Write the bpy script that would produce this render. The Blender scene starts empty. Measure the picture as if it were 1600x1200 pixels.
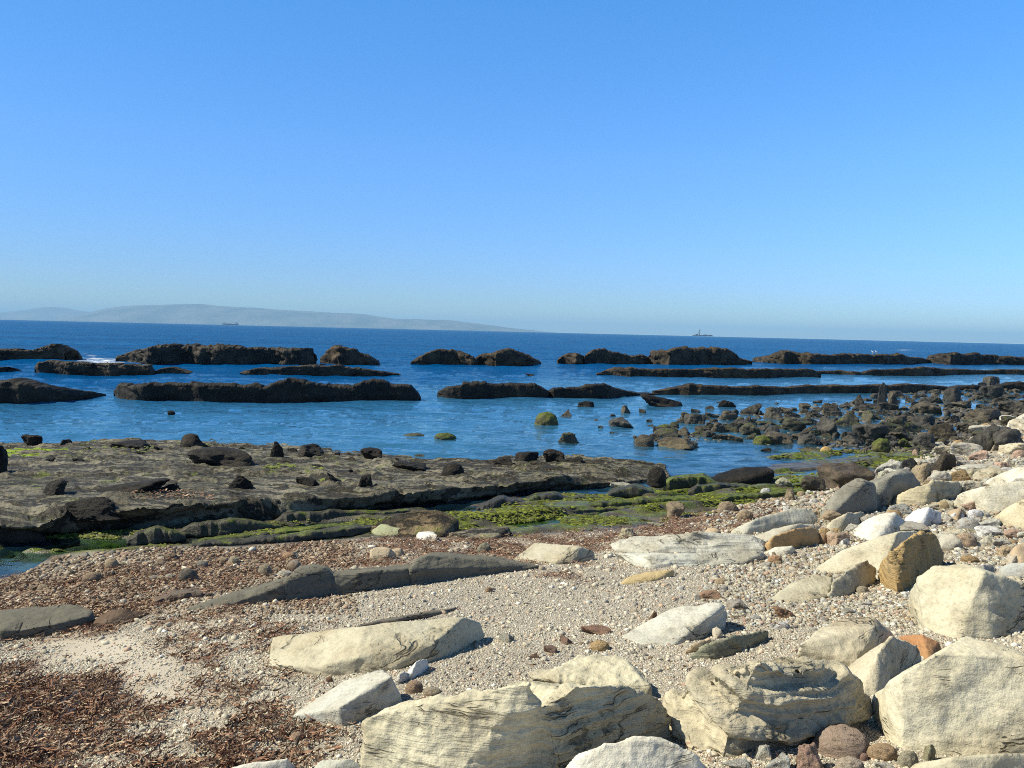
import bpy, bmesh, math, random
import numpy as np
from mathutils import Vector, Matrix
from mathutils.geometry import tessellate_polygon

random.seed(7)
DENOISE = False
HAZE = 0.000055
SKYRAMP = [(0, (.62, .84, 1.0)), (.055, (.63, .85, 1.25)), (.2, (.75, 1.12, 1.53)), (.37, (.64, 1.28, 1.68)), (.65, (.28, .33, .36)), (1, (.22, .25, .28))]
RNG = np.random.default_rng(11)
SC = bpy.context.scene
COL = SC.collection

# ------------------------------------------------------------------ camera
F_PX = 1280.0                     # focal length in pixels of the 1600 px wide photograph
CAM = np.array([0.0, 0.0, 3.0])
PITCH = math.atan(83.0 / F_PX)
ROLL = math.radians(1.36)
Fv = np.array([0, math.cos(PITCH), -math.sin(PITCH)])
R0 = np.array([1.0, 0, 0])
U0 = np.array([0, math.sin(PITCH), math.cos(PITCH)])
Rv = R0 * math.cos(ROLL) + U0 * math.sin(ROLL)
Uv = U0 * math.cos(ROLL) - R0 * math.sin(ROLL)
cd = bpy.data.cameras.new('camera')
cam = bpy.data.objects.new('camera', cd); COL.objects.link(cam)
cd.sensor_width = 36; cd.lens = 36 * F_PX / 1600
cd.clip_start = 0.05; cd.clip_end = 90000
cam.matrix_world = Matrix(((Rv[0], Uv[0], -Fv[0], CAM[0]), (Rv[1], Uv[1], -Fv[1], CAM[1]),
                           (Rv[2], Uv[2], -Fv[2], CAM[2]), (0, 0, 0, 1)))
SC.camera = cam

# ------------------------------------------------------------------ light
SUN_AZ = math.radians(-95)        # from the view direction, to the left
SUN_EL = math.radians(45)
w = bpy.data.worlds.new('World'); SC.world = w; w.use_nodes = True
nt = w.node_tree; bg = nt.nodes['Background']
sky = nt.nodes.new('ShaderNodeTexSky'); sky.sky_type = 'NISHITA'; sky.sun_disc = False
sky.sun_elevation = SUN_EL; sky.sun_rotation = SUN_AZ
sky.air_density = 1.0; sky.dust_density = 0.0; sky.ozone_density = 4.0; sky.altitude = 0
hsv = nt.nodes.new('ShaderNodeHueSaturation'); hsv.inputs['Saturation'].default_value = 1.06
nt.links.new(sky.outputs[0], hsv.inputs['Color'])
wtc = nt.nodes.new('ShaderNodeTexCoord'); wsx = nt.nodes.new('ShaderNodeSeparateXYZ'); nt.links.new(wtc.outputs['Generated'], wsx.inputs[0])
wrp = nt.nodes.new('ShaderNodeValToRGB'); nt.links.new(wsx.outputs[2], wrp.inputs[0])
_st = SKYRAMP
while len(wrp.color_ramp.elements) < len(_st): wrp.color_ramp.elements.new(.5)
for _e, (_p, _c) in zip(wrp.color_ramp.elements, _st): _e.position = _p; _e.color = (*_c, 1)
wmx = nt.nodes.new('ShaderNodeMix'); wmx.data_type = 'RGBA'; wmx.blend_type = 'MULTIPLY'; wmx.inputs[0].default_value = 1.0
nt.links.new(hsv.outputs[0], wmx.inputs[6]); nt.links.new(wrp.outputs[0], wmx.inputs[7])
wma = nt.nodes.new('ShaderNodeMath'); wma.operation = 'MULTIPLY_ADD'; wma.inputs[1].default_value = .30; wma.inputs[2].default_value = 1.0; nt.links.new(wsx.outputs[0], wma.inputs[0])
wvs = nt.nodes.new('ShaderNodeVectorMath'); wvs.operation = 'SCALE'; nt.links.new(wmx.outputs[2], wvs.inputs[0]); nt.links.new(wma.outputs[0], wvs.inputs['Scale']); nt.links.new(wvs.outputs[0], bg.inputs[0])
bg.inputs[1].default_value = 0.091
sl = bpy.data.lights.new('sun', 'SUN'); sl.energy = 5.0; sl.angle = math.radians(0.5); sl.color = (1.0, 0.95, 0.80)
so = bpy.data.objects.new('sun', sl); COL.objects.link(so)
sd = Vector((math.sin(SUN_AZ) * math.cos(SUN_EL), math.cos(SUN_AZ) * math.cos(SUN_EL), math.sin(SUN_EL)))
so.rotation_euler = sd.to_track_quat('Z', 'Y').to_euler()
SC.view_settings.view_transform = 'Standard'; SC.view_settings.look = 'None'
SC.view_settings.exposure = 0.5; SC.view_settings.gamma = 1.0
SC.render.engine = 'CYCLES'
SC.cycles.use_denoising = DENOISE; SC.cycles.filter_width = 1.0
SC.cycles.max_bounces = 6; SC.cycles.diffuse_bounces = 2; SC.cycles.transparent_max_bounces = 8

# ------------------------------------------------------------------ noise
def _h(ix, iy, iz, seed):
    n = (ix.astype(np.int64) * 73856093) ^ (iy.astype(np.int64) * 19349663) ^ (iz.astype(np.int64) * 83492791) ^ (seed * 2654435761 & 0xffffffff)
    n = n & 0xffffffff
    n = ((n ^ (n >> 16)) * 0x45d9f3b) & 0xffffffff
    n = ((n ^ (n >> 16)) * 0x45d9f3b) & 0xffffffff
    n = n ^ (n >> 16)
    return (n & 0xffffff) / float(0x7fffff) - 1.0
def vnoise(p, seed=0):
    f = np.floor(p); t = p - f; f = f.astype(np.int64)
    t = t * t * t * (t * (t * 6 - 15) + 10)
    x, y, z = f[:, 0], f[:, 1], f[:, 2]
    r = 0
    for dx in (0, 1):
        wx = t[:, 0] if dx else 1 - t[:, 0]
        for dy in (0, 1):
            wy = t[:, 1] if dy else 1 - t[:, 1]
            for dz in (0, 1):
                wz = t[:, 2] if dz else 1 - t[:, 2]
                r = r + wx * wy * wz * _h(x + dx, y + dy, z + dz, seed)
    return r
def fbm(p, octv=4, seed=0, gain=0.5):
    r = 0; a = 1.0; s = 0
    for i in range(octv):
        r = r + a * vnoise(p * (2.03 ** i) + i * 17.3, seed + i); s += a; a *= gain
    return r / s
def sstep(a, b, x):
    t = np.clip((x - a) / (b - a), 0, 1); return t * t * (3 - 2 * t)
def P3(x, y, z=0.0):
    return np.stack([x, np.zeros_like(x) + y, np.zeros_like(x) + z], 1)

# ------------------------------------------------------------------ terrain
def ray(px, py):
    px = np.atleast_1d(np.asarray(px, float)); py = np.atleast_1d(np.asarray(py, float))
    return Fv[None] + Rv[None] * ((px - 800) / F_PX)[:, None] + Uv[None] * ((600 - py) / F_PX)[:, None]
def on_z(px, py, z=0.0):
    d = ray(px, py); t = (z - CAM[2]) / d[:, 2]
    return CAM[None] + d * t[:, None]
_sp = [(-120, 942), (0, 908), (90, 872), (230, 858), (400, 855), (560, 842), (800, 842), (960, 828), (1090, 806),
       (1200, 778), (1320, 752), (1420, 722), (1500, 692), (1580, 655)]
_w = on_z([a for a, b in _sp], [b for a, b in _sp])
SHORE = np.vstack([[(-40, 2.0)], _w[:, :2], [(29, 40), (46, 58), (100, 100)]])
def shore_s(x, y):
    """signed distance to the shore line, positive on land"""
    best = np.full(x.shape, 1e9); sgn = np.ones(x.shape)
    for a, b in zip(SHORE[:-1], SHORE[1:]):
        e = b - a; L = (e ** 2).sum()
        t = np.clip(((x - a[0]) * e[0] + (y - a[1]) * e[1]) / L, 0, 1)
        dx = x - a[0] - t * e[0]; dy = y - a[1] - t * e[1]
        d = np.hypot(dx, dy); c = e[0] * (y - a[1]) - e[1] * (x - a[0])
        m = d < best; best = np.where(m, d, best); sgn = np.where(m, np.where(c < 0, 1, -1), sgn)
    return best * sgn
def ground(x, y):
    s = shore_s(x, y)
    z = np.interp(s, [-400, -60, -25, -12, -5, -2.2, -0.9, 0, 1, 3, 6, 11.6, 20, 40, 200],
                  [-9, -3, -1.1, -0.55, -0.25, -0.06, -0.01, 0.02, .12, .37, .74, 1.38, 2.5, 5, 7])
    n = fbm(P3(x * .45, y * .45), 3, 5)
    z = z + n * np.interp(s, [-8, -1, 0, 3, 10], [.15, .06, .03, .06, .08])
    return z
GFN = [ground]
def hit(px, py, h=0.0):
    """first point along the pixel's ray at height h over the ground"""
    d = ray(px, py); h = np.atleast_1d(h) + np.zeros(len(d)); G = GFN[0]
    ts = np.geomspace(1.8, 110, 190)
    out = np.zeros((len(d), 3)); found = np.zeros(len(d), bool); pg = None; pt = None
    for t in ts:
        p = CAM[None] + d * t
        g = p[:, 2] - G(p[:, 0], p[:, 1]) - h
        if pg is not None:
            m = (~found) & (g <= 0)
            if m.any():
                tt = pt + (t - pt) * (pg[m] / (pg[m] - g[m]))
                out[m] = CAM[None] + d[m] * tt[:, None]; found |= m
        pg = g; pt = t
        if found.all(): break
    if not found.all():
        m = ~found; q = on_z(np.atleast_1d(px)[m] + np.zeros(m.sum()), np.atleast_1d(py)[m] + np.zeros(m.sum()), 0.0); out[m] = q
    return out
def hit_many(px, py):
    d = ray(px, py); out = np.zeros((len(d), 3)); found = np.zeros(len(d), bool); pg = None; pt = None
    for t in np.geomspace(1.5, 70, 170):
        p = CAM[None] + d * t; g = p[:, 2] - gz_at(p[:, 0], p[:, 1])
        if pg is not None:
            m = (~found) & (g <= 0)
            if m.any():
                tt = pt + (t - pt) * (pg[m] / (pg[m] - g[m])); out[m] = CAM[None] + d[m] * tt[:, None]; found |= m
        pg = g; pt = t
    return out[found]
def gz_at(x, y):
    i = np.clip(np.searchsorted(gx, x) - 1, 0, len(gx) - 2); j = np.clip(np.searchsorted(gy, y) - 1, 0, len(gy) - 2)
    u = (x - gx[i]) / (gx[i + 1] - gx[i]); v = (y - gy[j]) / (gy[j + 1] - gy[j])
    return (GZ[i, j] * (1 - u) * (1 - v) + GZ[i + 1, j] * u * (1 - v) + GZ[i, j + 1] * (1 - u) * v + GZ[i + 1, j + 1] * u * v)
def poly_world(pts, water=False):
    a = [p[0] for p in pts]; b = [p[1] for p in pts]
    return (on_z(a, b) if water else hit(a, b))[:, :2]
def poly_sd(poly, x, y):
    """signed distance to a polygon, positive inside"""
    d = np.full(x.shape, 1e9); ins = np.zeros(x.shape, bool)
    n = len(poly)
    for i in range(n):
        a = poly[i]; b = poly[(i + 1) % n]; e = b - a
        t = np.clip(((x - a[0]) * e[0] + (y - a[1]) * e[1]) / max((e ** 2).sum(), 1e-9), 0, 1)
        d = np.minimum(d, np.hypot(x - a[0] - t * e[0], y - a[1] - t * e[1]))
        c = ((a[1] > y) != (b[1] > y))
        xx = e[0] * (y - a[1]) / (e[1] if abs(e[1]) > 1e-12 else 1e-12) + a[0]
        ins ^= c & (x < xx)
    return np.where(ins, d, -d)

WEED = [poly_world(p) for p in (
    [(-150, 925), (0, 905), (150, 885), (330, 880), (330, 925), (230, 960), (180, 985), (30, 1010), (-150, 1030)],
    [(230, 864), (420, 856), (620, 838), (830, 836), (960, 824), (1090, 804), (1220, 778), (1240, 800), (1150, 838), (960, 850), (935, 870), (830, 885), (640, 880), (450, 900), (330, 935), (250, 930)],
    [(-200, 1040), (20, 1040), (130, 1060), (165, 1110), (110, 1150), (90, 1230), (-200, 1250)])]
WEED_SPARSE = [poly_world(p) for p in (
    [(330, 950), (470, 950), (440, 1000), (420, 1060), (500, 1080), (440, 1110), (300, 1080), (250, 1010)],
    [(180, 1100), (420, 1090), (470, 1140), (480, 1220), (150, 1230)],
    [(850, 870), (960, 870), (960, 905), (800, 925)])]
WEED_WIDE = poly_world([(-100, 1000), (240, 960), (470, 935), (620, 920), (560, 1000), (430, 1080), (560, 1190), (500, 1240), (-100, 1250)])
ALGAE = [poly_world(p, True) for p in (
    [(690, 806), (800, 785), (960, 762), (1100, 752), (1230, 735), (1340, 745), (1260, 775), (1120, 800), (960, 826), (800, 838), (700, 835)],
    [(1320, 725), (1400, 705), (1500, 690), (1470, 712), (1400, 735)], [(1180, 700), (1300, 706), (1420, 694), (1480, 690), (1430, 716), (1300, 724), (1200, 716)],
    [(-100, 835), (60, 838), (260, 832), (260, 852), (120, 870), (-100, 860)],
    [(380, 830), (560, 808), (640, 815), (540, 835), (300, 850)])]
POOL = [poly_world(p, True) for p in ([(-120, 862), (30, 858), (62, 872), (40, 890), (-10, 905), (-120, 915)], [(690, 799), (720, 793), (768, 792), (780, 800), (735, 808), (698, 808)],
    [(0, 846), (250, 838), (330, 832), (300, 845), (120, 858), (0, 862)], [(560, 795), (700, 785), (760, 784), (700, 797), (590, 803)])]
BARE = [poly_world([(20, 1010), (120, 985), (250, 1000), (330, 1045), (260, 1090), (150, 1050), (30, 1035)]),
        poly_world([(140, 1060), (300, 1070), (330, 1110), (200, 1120)])]
def zones(x, y, fine=True):
    n1 = fbm(P3(x * 2.2, y * 2.2), 4, 21) ; n2 = fbm(P3(x * 1.1, y * 1.1), 4, 31)
    sh = shore_s(x, y)
    weed = np.zeros_like(x)
    for p in WEED: weed = np.maximum(weed, sstep(-.12, .22, poly_sd(p, x, y) + n1 * .35) * (.35 + .65 * sstep(-.28, .02, fbm(P3(x * 3.2, y * 3.2), 4, 55, .6))))
    for p in WEED_SPARSE: weed = np.maximum(weed, .62 * sstep(-.3, .3, poly_sd(p, x, y) - .1) * sstep(-.05, .25, n1))
    bw = np.maximum(poly_sd(BARE[0], x, y), poly_sd(BARE[1], x, y))
    weed = np.maximum(weed, .45 * sstep(.25, -.15, bw) * sstep(-.3, .3, poly_sd(WEED_WIDE, x, y)) * sstep(.05, .28, fbm(P3(x * 2.8, y * 4.2), 4, 57, .6)))
    alg = np.zeros_like(x)
    for p in ALGAE: alg = np.maximum(alg, sstep(-.2, .4, poly_sd(p, x, y) + n2 * .6))
    wet = sstep(.45, -.15, sh + n1 * .5)
    bare = np.zeros_like(x)
    for p in BARE: bare = np.maximum(bare, sstep(-.15, .3, poly_sd(p, x, y) + n1 * .3))
    return weed, alg * sstep(.5, -.1, sh), wet, bare

# ------------------------------------------------------------------ object helpers
def tag(o, label=None, cat=None, group=None, kind=None):
    if label: o['label'] = label
    if cat: o['category'] = cat
    if group: o['group'] = group
    if kind: o['kind'] = kind
    return o
def mesh_np(name, v, faces_flat, counts, smooth=True):
    m = bpy.data.meshes.new(name)
    v = np.asarray(v, np.float32); faces_flat = np.asarray(faces_flat, np.int32); counts = np.asarray(counts, np.int32)
    m.vertices.add(len(v)); m.vertices.foreach_set('co', v.ravel())
    m.loops.add(len(faces_flat)); m.loops.foreach_set('vertex_index', faces_flat)
    m.polygons.add(len(counts)); st = np.concatenate([[0], np.cumsum(counts)[:-1]]).astype(np.int32)
    m.polygons.foreach_set('loop_start', st)
    m.update(calc_edges=True)
    if smooth: m.polygons.foreach_set('use_smooth', np.ones(len(counts), bool))
    m.validate()
    return m
def grid_faces(nu, nv):
    i = np.arange(nu - 1)[:, None] * nv + np.arange(nv - 1)[None]
    return np.stack([i, i + nv, i + nv + 1, i + 1], -1).reshape(-1, 4)
def link(name, m, mat=None, loc=(0, 0, 0), parent=None):
    o = bpy.data.objects.new(name, m); COL.objects.link(o); o.location = loc
    if mat and m and not m.materials: m.materials.append(mat)
    if parent: o.parent = parent
    return o
def set_col(m, name, arr):
    a = m.color_attributes.new(name, 'FLOAT_COLOR', 'POINT')
    a.data.foreach_set('color', np.asarray(arr, np.float32).ravel())

# ------------------------------------------------------------------ materials
class NB:
    def __init__(s, name):
        s.m = bpy.data.materials.new(name); s.m.use_nodes = True; s.t = s.m.node_tree; s.n = s.t.nodes
        s.b = s.n['Principled BSDF']; s.out = s.n['Material Output']
    def l(s, a, b): s.t.links.new(a, b)
    def node(s, t, **k):
        x = s.n.new(t)
        for q, v in k.items(): setattr(x, q, v)
        return x
    def put(s, x, i, v):
        if hasattr(v, 'is_linked'): s.l(v, x.inputs[i])
        else: x.inputs[i].default_value = v
    def noise(s, vec, scale, detail=5, rough=.55, dist=0):
        x = s.node('ShaderNodeTexNoise'); s.l(vec, x.inputs['Vector']); x.inputs['Scale'].default_value = scale
        x.inputs['Detail'].default_value = detail; x.inputs['Roughness'].default_value = rough; x.inputs['Distortion'].default_value = dist
        return x.outputs['Fac']
    def vor(s, vec, scale, feature='F1', out='Distance'):
        x = s.node('ShaderNodeTexVoronoi', feature=feature); s.l(vec, x.inputs['Vector']); x.inputs['Scale'].default_value = scale
        return x.outputs[out]
    def mapping(s, vec, scale=(1, 1, 1), rot=(0, 0, 0)):
        x = s.node('ShaderNodeMapping'); s.l(vec, x.inputs[0]); x.inputs['Scale'].default_value = scale; x.inputs['Rotation'].default_value = rot
        return x.outputs[0]
    def math(s, op, a, b=0.0, clamp=False):
        x = s.node('ShaderNodeMath', operation=op); x.use_clamp = clamp; s.put(x, 0, a); s.put(x, 1, b); return x.outputs[0]
    def ramp(s, fac, stops):
        x = s.node('ShaderNodeValToRGB'); s.l(fac, x.inputs[0]); e = x.color_ramp.elements
        while len(e) < len(stops): e.new(.5)
        for i, (p, c) in enumerate(stops):
            e[i].position = p; e[i].color = (c, c, c, 1) if not hasattr(c, '__len__') else (*c, 1)
        return x.outputs[0]
    def mix(s, fac, a, b, mode='MIX'):
        x = s.node('ShaderNodeMix', data_type='RGBA', blend_type=mode)
        s.put(x, 0, fac)
        for i, v in ((6, a), (7, b)):
            if hasattr(v, 'is_linked'): s.l(v, x.inputs[i])
            else: x.inputs[i].default_value = (*v, 1) if len(v) == 3 else v
        return x.outputs[2]
    def bump(s, h, strength, dist, nrm=None):
        x = s.node('ShaderNodeBump'); s.l(h, x.inputs['Height']); x.inputs['Strength'].default_value = strength; x.inputs['Distance'].default_value = dist
        if nrm: s.l(nrm, x.inputs['Normal'])
        return x.outputs[0]
    def done(s, col, rough, nrm=None, spec=.3):
        s.put(s.b, 'Base Color', col) if hasattr(col, 'is_linked') else s.b.inputs['Base Color'].__setattr__('default_value', (*col, 1))
        s.put(s.b, 'Roughness', rough)
        if nrm: s.l(nrm, s.b.inputs['Normal'])
        s.b.inputs['Specular IOR Level'].default_value = spec
        return s.m

def m_pale(name, rot=(0.25, -.15, .4), strata=1.0, stain=(.30, .22, .11)):
    s = NB(name); tc = s.node('ShaderNodeTexCoord').outputs['Object']; oi = s.node('ShaderNodeObjectInfo')
    big = s.noise(tc, 2.2, 4); fine = s.noise(tc, 38, 6, .65); mid = s.noise(tc, 9, 5, .6)
    st = s.noise(s.mapping(tc, (1.6, 1.6, 22), rot), 1.0, 5, .6, .35)
    c = s.mix(s.ramp(big, [(.40, 0), (.72, .6)]), oi.outputs['Color'], stain)
    c = s.mix(s.ramp(s.noise(tc, 5.5, 7, .7), [(.52, 0), (.70, .5)]), c, (.20, .18, .13))
    c = s.mix(1.0, c, s.ramp(fine, [(.25, .66), (.5, .97), (.8, 1.08)]), 'MULTIPLY')
    c = s.mix(.6 * strata, c, s.ramp(st, [(.3, .72), (.5, 1.0)]), 'MULTIPLY')
    cn = s.noise(s.mapping(tc, (.9, .9, 5.0), rot), 1.1, 4, .55, .5)
    gate = s.ramp(s.noise(tc, 2.6, 3), [(.50, 0), (.60, 1)])
    crk = s.math('MULTIPLY', s.ramp(s.math('ABSOLUTE', s.math('SUBTRACT', cn, .5)), [(.002, 1), (.012, 0)]), gate)
    pits = s.math('MULTIPLY', s.ramp(s.noise(s.mapping(tc, (1, 1, 2.5), rot), 26, 3), [(.62, 0), (.7, 1)]), s.ramp(s.noise(tc, 2.6, 2), [(.5, 0), (.62, 1)]))
    c = s.mix(s.math('MULTIPLY', crk, .6), c, (.07, .055, .035))
    h = s.math('ADD', s.math('MULTIPLY', st, .9 * strata), s.math('ADD', s.math('MULTIPLY', mid, .8), s.math('MULTIPLY', fine, .35)))
    h = s.math('SUBTRACT', h, s.math('MULTIPLY', crk, .9)); h = s.math('SUBTRACT', h, s.math('MULTIPLY', pits, .55))
    return s.done(c, .9, s.bump(h, .9, .022), .2)
def m_dark(name, base=(.10, .082, .058), hi=(.20, .17, .12), green=.0, scale=1.0, rough=.75, crev=False):
    s = NB(name); tc = s.node('ShaderNodeTexCoord').outputs['Object']; oi = s.node('ShaderNodeObjectInfo')
    geo = s.node('ShaderNodeNewGeometry'); sx = s.node('ShaderNodeSeparateXYZ'); s.l(geo.outputs['Normal'], sx.inputs[0])
    big = s.noise(tc, 1.3 * scale, 5); fine = s.noise(tc, 22 * scale, 6, .7); mid = s.noise(tc, 6 * scale, 5, .65)
    c = s.mix(s.ramp(big, [(.40, 0), (.72, 1)]), base, hi)
    c = s.mix(1.0, c, s.ramp(mid, [(.3, .45), (.52, 1.0), (.75, 1.25)]), 'MULTIPLY')
    c = s.mix(1.0, c, s.ramp(fine, [(.3, .5), (.6, 1.15)]), 'MULTIPLY')
    c = s.mix(1.0, c, oi.outputs['Color'], 'MULTIPLY')
    cv = None
    if crev:
        cn = s.noise(s.mapping(tc, (.9, 3.0, 1.5), (0, 0, .12)), 1.7, 8, .68, .4)
        cv = s.ramp(cn, [(.445, 1), (.495, 0)]); c = s.mix(s.math('MULTIPLY', cv, .85), c, (.022, .018, .010))
    if green > 0:
        gm = s.math('MULTIPLY', s.ramp(s.noise(tc, 2.6 * scale, 8, .72), [(.62 - .26 * green, 0), (.72 - .26 * green, 1)]),
                    s.ramp(sx.outputs[2], [(.15, 0), (.6, 1)]))
        gc = s.mix(s.ramp(mid, [(.35, 0), (.65, 1)]), (.035, .048, .007), (.15, .18, .018))
        c = s.mix(gm, c, gc)
    h = s.math('ADD', s.math('MULTIPLY', mid, 1.0), s.math('MULTIPLY', fine, .4))
    if cv: h = s.math('SUBTRACT', h, s.math('MULTIPLY', cv, .8))
    return s.done(c, rough, s.bump(h, 1.0, .05 / scale), .35)
M_PALE = m_pale('pale_sandstone', strata=.3); M_LAYER = m_pale('layered_sandstone', (.1, .1, .2), 1.7, (.26, .2, .11))
M_COB = m_pale('cobble_stone', (0, 0, 0), .35, (.34, .25, .16))
M_REEF = m_dark('reef_rock', (.015, .012, .008), (.075, .058, .036))
M_BOUL = m_dark('dark_boulder_rock', (.050, .046, .037), (.125, .113, .088), 0, 1.5, .6)
M_MOSS = m_dark('algae_covered_rock', (.06, .055, .035), (.12, .105, .07), .45, 1.5, .6)
M_BRIGHTMOSS = m_dark('bright_algae_rock', (.06, .06, .03), (.12, .12, .04), .85, 1.5, .7)
M_SHELF = m_dark('shelf_rock', (.095, .083, .052), (.27, .24, .165), .22, .8, .7, True)
M_GREY = m_pale('grey_ledge_rock', (.3, .2, .4), .8, (.13, .12, .10))

def flat_mat(name, c, rough=.6):
    s = NB(name); tc = s.node('ShaderNodeTexCoord').outputs['Object']
    n = s.noise(tc, 3, 4); col = s.mix(1.0, c, s.ramp(n, [(.3, .85), (.7, 1.05)]), 'MULTIPLY')
    return s.done(col, rough)

def m_vcol(name, rough=.8, tex=60, spec=.25, amt=(.7, 1.12)):
    s = NB(name); at = s.node('ShaderNodeAttribute', attribute_name='Col'); tc = s.node('ShaderNodeTexCoord').outputs['Object']
    n = s.noise(tc, tex, 3, .6)
    c = s.mix(1.0, at.outputs['Color'], s.ramp(n, [(.3, amt[0]), (.7, amt[1])]), 'MULTIPLY')
    return s.done(c, rough, s.bump(n, .4, .004), spec)

def m_ground():
    s = NB('beach_ground'); tc = s.node('ShaderNodeTexCoord').outputs['Object']
    at = s.node('ShaderNodeAttribute', attribute_name='zone'); sp = s.node('ShaderNodeSeparateColor'); s.l(at.outputs['Color'], sp.inputs[0])
    weed, alg, wet = sp.outputs[0], sp.outputs[1], sp.outputs[2]; bare = at.outputs['Alpha']
    vc = s.vor(tc, 62, 'F1', 'Color'); vd = s.vor(tc, 62)
    vs = s.node('ShaderNodeSeparateColor'); s.l(vc, vs.inputs[0])
    grav = s.ramp(vs.outputs[0], [(0, (.20, .175, .13)), (.3, (.33, .30, .23)), (.6, (.43, .39, .31)), (.85, (.42, .33, .24)), (1, (.6, .57, .5))])
    grav = s.mix(1.0, grav, s.ramp(vd, [(.35, 1.0), (.75, .55)]), 'MULTIPLY')
    big = s.noise(tc, 1.1, 5)
    sand = s.mix(s.ramp(big, [(.35, 0), (.65, 1)]), (.45, .39, .30), (.54, .48, .375))
    sand = s.mix(1.0, sand, s.ramp(s.noise(tc, 140, 3, .7), [(.3, .78), (.7, 1.1)]), 'MULTIPLY')
    gm = s.math('MULTIPLY', s.math('SUBTRACT', 1.0, bare), .75)
    c = s.mix(gm, sand, grav)
    wn = s.noise(tc, 45, 5, .7)
    wc = s.ramp(wn, [(.3, (.045, .025, .016)), (.52, (.17, .10, .062)), (.72, (.42, .29, .19))])
    wm = s.math('MULTIPLY', weed, s.ramp(s.noise(tc, 9, 6, .7), [(.3, .4), (.5, 1)]), True)
    wetc = s.mix(s.ramp(s.noise(tc, 4, 5), [(.35, 0), (.7, 1)]), (.05, .042, .032), (.14, .125, .10))
    c = s.mix(wet, c, wetc)
    an = s.noise(s.mapping(tc, (1, 2.6, 1), (0, 0, -.45)), 1.5, 7, .72)
    am = s.math('MULTIPLY', alg, s.ramp(an, [(.42, 0), (.56, 1)]), True)
    ac = s.mix(s.ramp(s.noise(tc, 14, 5, .7), [(.35, 0), (.65, 1)]), (.045, .06, .010), (.19, .23, .03))
    c = s.mix(am, c, ac)
    c = s.mix(wm, c, wc)
    rough = s.ramp(wet, [(0, .9), (1, .42)])
    h = s.math('ADD', s.math('MULTIPLY', s.math('SUBTRACT', 1.0, vd), s.math('MULTIPLY', gm, .8)), s.math('MULTIPLY', wn, s.math('ADD', weed, .25)))
    return s.done(c, rough, s.bump(h, .9, .012), .3)

def m_water():
    s = NB('sea_water'); tc = s.node('ShaderNodeTexCoord').outputs['Object']
    at = s.node('ShaderNodeAttribute', attribute_name='wat'); sp = s.node('ShaderNodeSeparateColor'); s.l(at.outputs['Color'], sp.inputs[0])
    depth, foam, chop = sp.outputs[0], sp.outputs[1], sp.outputs[2]
    n1 = s.noise(s.mapping(tc, (.55, 1.0, 1), (0, 0, .15)), 1.6, 5, .62)
    n2 = s.noise(s.mapping(tc, (.6, 1.0, 1), (0, 0, -.25)), 5.5, 4, .6)
    n3 = s.noise(s.mapping(tc, (.5, 1.0, 1), (0, 0, .1)), .33, 4, .6)
    h = s.math('ADD', s.math('MULTIPLY', n1, .30), s.math('ADD', s.math('MULTIPLY', n2, .085), s.math('MULTIPLY', n3, .8)))
    h = s.math('MULTIPLY', h, chop)
    nrm = s.bump(h, 1.0, .75)
    body = s.n.new('ShaderNodeBsdfDiffuse')
    big = s.noise(s.mapping(tc, (.12, 1, 1)), .06, 6, .7)
    s.l(s.mix(s.ramp(chop, [(.25, 0), (.75, 1)]), (.050, .20, .345), s.mix(s.ramp(big, [(.35, 0), (.7, 1)]), (.0004, .052, .165), (.0008, .085, .25))), body.inputs[0])
    s.l(nrm, body.inputs['Normal'])
    tr = s.n.new('ShaderNodeBsdfTransparent'); tr.inputs[0].default_value = (.50, .68, .66, 1)
    mx = s.n.new('ShaderNodeMixShader'); s.l(depth, mx.inputs[0]); s.l(tr.outputs[0], mx.inputs[1]); s.l(body.outputs[0], mx.inputs[2])
    gl = s.n.new('ShaderNodeBsdfGlossy'); gl.inputs['Roughness'].default_value = .07; gl.inputs[0].default_value = (.82, .95, 1.0, 1); s.l(nrm, gl.inputs['Normal'])
    fr = s.n.new('ShaderNodeFresnel'); fr.inputs[0].default_value = 1.33; s.l(nrm, fr.inputs['Normal'])
    m2 = s.n.new('ShaderNodeMixShader'); s.l(s.math('MULTIPLY', fr.outputs[0], s.math('SUBTRACT', 1.0, s.math('MULTIPLY', s.math('MULTIPLY', chop, chop), .6))), m2.inputs[0]); s.l(mx.outputs[0], m2.inputs[1]); s.l(gl.outputs[0], m2.inputs[2])
    fo = s.n.new('ShaderNodeBsdfDiffuse'); fo.inputs[0].default_value = (.75, .8, .85, 1)
    fn = s.noise(s.mapping(tc, (.6, 1, 1)), .8, 9, .78)
    fm = s.math('MULTIPLY', s.math('SUBTRACT', s.math('ADD', foam, fn), .98), 6.0, True)
    m3 = s.n.new('ShaderNodeMixShader'); s.l(fm, m3.inputs[0]); s.l(m2.outputs[0], m3.inputs[1]); s.l(fo.outputs[0], m3.inputs[2])
    s.l(m3.outputs[0], s.out.inputs[0]); s.n.remove(s.b)
    return s.m

# ------------------------------------------------------------------ setting: ground, water, hills
def axis(lo, hi, step, far, grow=1.12):
    a = list(np.arange(lo, hi + step, step)); d = step
    while a[-1] < far: d *= grow; a.append(a[-1] + d)
    d = step
    while a[0] > -far: d *= grow; a.insert(0, a[0] - d)
    return np.array(a)
gx = axis(-8.0, 13.0, .04, 16000); gy = axis(1.8, 19.0, .04, 16000)
X, Y = np.meshgrid(gx, gy, indexing='ij'); xf, yf = X.ravel(), Y.ravel()
gz = ground(xf, yf)
wd, al, wt, br = zones(xf, yf)
near = (np.hypot(xf, yf) < 60)
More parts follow.
